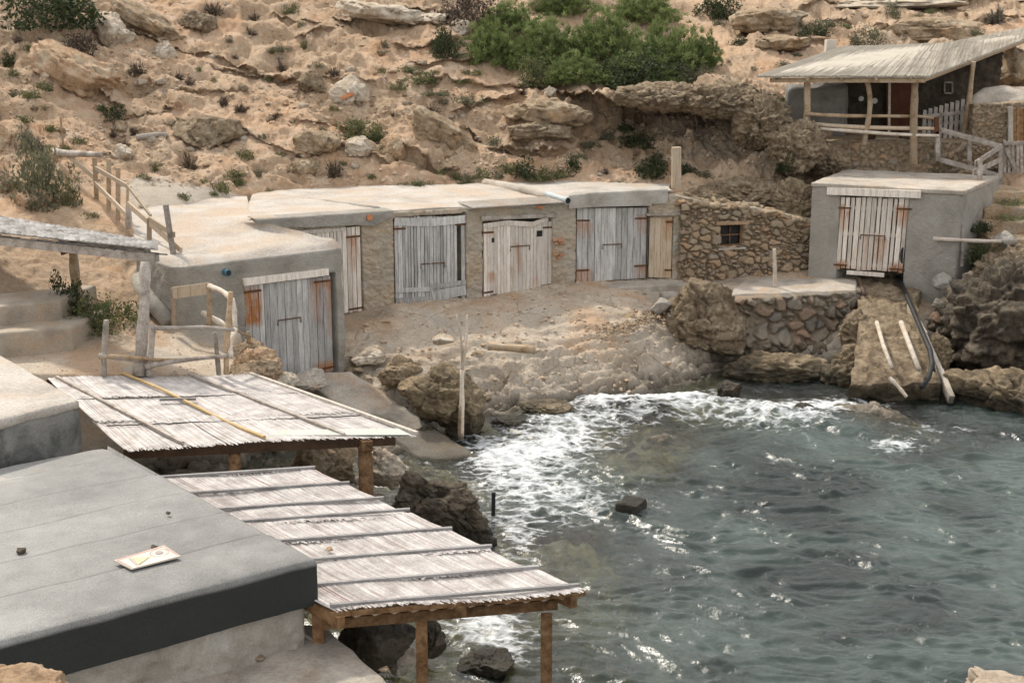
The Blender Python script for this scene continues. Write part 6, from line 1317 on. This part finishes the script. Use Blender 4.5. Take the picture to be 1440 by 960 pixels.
for i, (u, v, a, h, mt, kd, lb) in enumerate(((890, 95, 150, 60, 'dark_leaf', 'dark', 'dark tangled bush under the bright pines above the cave'), (755, 98, 76, 46, 'green_leaf', 'dark', 'round dense green bush at the lower end of the pine thicket'), (655, 14, 120, 66, 'dry_twig', 'dark', 'brown dead bush beside the pine thicket'), (625, 58, 50, 50, 'dark_leaf', 'dark', 'dark green bush in the hollow under the brown dead bush'), (1010, 8, 90, 40, 'dark_leaf', 'dark', 'dark bush at the top edge beyond the pines'), (965, 104, 80, 34, 'sage_leaf', 'dark', 'grey sage shrub on the cave roof beyond the pines'), (75, 4, 190, 78, 'dark_leaf', 'dark', 'big dark pine bush at the top of the slope over the orange slab'), (112, 62, 64, 40, 'dry_twig', 'dark', 'dark dry shrub sprawling under the big dark pine bush'),
    (1215, 50, 66, 40, 'sage_leaf', 'green', 'large round sage bush behind the porch roof'), (60, 238, 110, 115, 'sage_leaf', 'dark', 'big tangled grey-green shrub above the cane shelter'), (90, 268, 46, 44, 'green_leaf', 'green', 'green clump growing out of the big tangled grey-green shrub'), (98, 416, 76, 80, 'dark_leaf', 'dark', 'dark green bush between the two shelter trunks'), (148, 436, 110, 56, 'green_leaf', 'dark', 'spreading green bush behind the taller shelter trunk'), (45, 195, 50, 44, 'grey_twig', 'dry', 'thin grey shrub over the large tan boulder'),
    (1160, 26, 70, 26, 'sage_leaf', 'flat', 'sage mat on the slope right of the thick brown cap rock'), (1130, 44, 34, 22, 'dark_leaf', 'green', 'small dark bush under the thick brown cap rock'), (1050, 42, 24, 14, 'dry_twig', 'dry', 'small brown tuft under the pale slope beyond the pines'), (1255, 14, 30, 26, 'sage_leaf', 'green', 'upright sage tuft on the crest above the porch'), (1292, 20, 26, 14, 'green_leaf', 'flat', 'bright green tuft on the crest above the porch'), (1400, 20, 46, 30, 'grey_twig', 'dry', 'grey shrub on the crest at the far end'), (1345, 30, 34, 12, 'sage_leaf', 'flat', 'flat sage mat on the long tan rock band'),
    (1385, 340, 70, 60, 'green_leaf', 'flat', 'green creeper with small yellow flowers by the square boathouse'), (1375, 310, 60, 30, 'dark_leaf', 'flat', 'dark weeds along the square boathouse wall'), (1422, 280, 60, 14, 'green_leaf', 'flat', 'weeds on the riser of the second earth step'), (1424, 302, 60, 14, 'green_leaf', 'flat', 'weeds on the riser of the third earth step'), (1320, 248, 26, 18, 'dark_leaf', 'green', 'small bush at the foot of the terrace wall'), (1106, 222, 34, 40, 'dark_leaf', 'dark', 'dark bush in the cleft of the cliff crust before the porch'), (1085, 135, 40, 18, 'green_leaf', 'flat', 'weeds on the cliff crust beside the porch'))):
    Yv = {98: 29.5, 148: 29.4, 1385: 37.0, 1375: 37.6, 1422: 38.2, 1424: 37.5, 1320: 40.7, 1106: 40.1, 1085: 42.2}.get(u)
    shrub(u, v, a, h, kd, mt, 'shrub', lb, Y=Yv, var_=i % 2)
SM = {'d': ('dry', 'dry_twig', 'dark dry cushion shrubs dotted over the slope'), 'g': ('flat', 'green_leaf', 'low green tufts dotted over the slope'), 's': ('flat', 'sage_leaf', 'low grey sage tufts dotted over the slope'), 'k': ('dark', 'dark_leaf', 'small dark green bushes dotted over the slope')}
sl_ = [(300,12,32,26,'d'),(360,24,20,14,'d'),(353,45,22,12,'d'),(193,96,30,26,'d'),(251,107,18,14,'d'),(268,115,18,14,'d'),(315,141,18,22,'d'),(338,151,24,18,'d'),(395,94,16,18,'d'),(330,80,12,8,'d'),(390,161,16,12,'d'),(157,188,20,14,'d'),(188,183,22,16,'d'),(175,202,18,14,'d'),(267,227,26,26,'d'),(470,235,26,32,'d'),(604,155,28,18,'d'),(735,128,24,14,'d'),(712,134,20,12,'d'),(715,76,22,18,'d'),(432,205,18,16,'d'),(470,100,20,20,'d'),(410,10,22,20,'g'),(422,32,14,14,'g'),(345,214,24,24,'g'),(310,259,26,24,'g'),(335,252,24,18,'g'),(220,230,26,18,'g'),(380,266,22,10,'g'),(257,274,24,14,'g'),(285,253,14,10,'g'),(160,160,38,20,'k'),(35,165,28,14,'g'),(62,118,24,20,'g'),(20,100,18,14,'g'),(70,178,24,14,'g'),(510,178,52,34,'g'),(560,118,34,16,'g'),(605,103,42,22,'g'),(535,97,16,12,'g'),(660,136,50,16,'s'),(650,112,36,10,'g'),(625,140,24,12,'s'),(640,76,44,10,'s'),(540,60,12,16,'s'),(395,66,28,14,'s'),(440,102,22,12,'s'),(380,70,14,12,'g'),(280,95,14,10,'g'),(500,132,10,8,'g'),
    (520,246,18,12,'g'),(575,256,38,10,'g'),(620,240,16,12,'g'),(680,240,34,20,'g'),(735,238,40,22,'k'),(772,240,44,22,'g'),(805,232,22,20,'k'),(810,215,30,18,'s'),(858,187,40,18,'s'),(898,198,50,20,'k'),(915,238,54,24,'k'),(872,256,26,9,'g'),(698,196,24,22,'s'),(700,243,30,14,'s'),(960,238,34,14,'k'),(985,242,34,14,'s'),(850,240,18,12,'d'),(655,246,24,12,'s'),(640,245,22,18,'g'),(40,65,16,12,'g'),(25,55,14,14,'d'),(480,228,14,12,'g'),(365,240,20,16,'s'),(20,130,20,14,'s'),(60,150,16,10,'g'),(128,300,22,12,'g'),(150,345,20,20,'s'),(1180,110,14,8,'g'),(1010,30,20,14,'s'),(1120,75,20,8,'s'),(1060,95,14,8,'g'),(1200,70,26,14,'g'),(1340,60,20,10,'s'),(200,290,14,8,'g'),(420,220,14,12,'d'),(555,160,14,10,'d'),(580,100,12,10,'g'),(360,100,12,10,'s'),(300,112,12,8,'g'),(455,180,14,10,'s'),(500,170,40,20,'g'),(525,190,30,16,'g'),(590,110,50,16,'g'),(615,128,40,12,'s'),(575,95,30,12,'g'),(640,60,40,14,'s'),(660,100,30,12,'g'),(540,205,18,10,'g'),(470,150,20,10,'g'),(430,60,16,22,'g'),(445,90,26,10,'s'),(375,110,18,8,'g'),(320,55,16,10,'s'),(15,85,24,18,'k'),(45,130,30,16,'g'),(85,205,26,12,'g'),(110,195,20,14,'g'),(140,150,20,14,'g'),(590,254,30,10,'g'),(660,252,30,12,'g'),(715,232,36,20,'g'),(755,246,40,14,'g'),(790,240,30,18,'g'),(830,200,34,14,'s'),(880,180,30,14,'k'),(925,225,36,16,'k'),(1040,60,24,12,'k'),(1150,45,36,14,'k'),(1100,88,24,10,'s'),(1190,36,20,10,'g'),(1310,14,24,10,'g'),(1375,44,26,10,'s'),(60,60,22,14,'d'),(235,150,14,10,'d'),(300,200,14,12,'d'),(370,190,16,10,'s'),(395,215,16,10,'g'),(330,240,30,16,'g'),(300,270,18,10,'g'),(200,245,16,12,'g')]
for i, (u, v, a, h, kd) in enumerate(sl_):
    kk, mt, gr = SM[kd]; shrub(u, v, a, h, kk, mt, {'d': 'dry_shrub', 'g': 'green_tuft', 's': 'sage_tuft', 'k': 'small_bush'}[kd], 'one of the '+gr, 'shrub', gr, var_=i % 3, fat=1.3, n={'dry': 900, 'flat': 600, 'dark': 950}[kk])
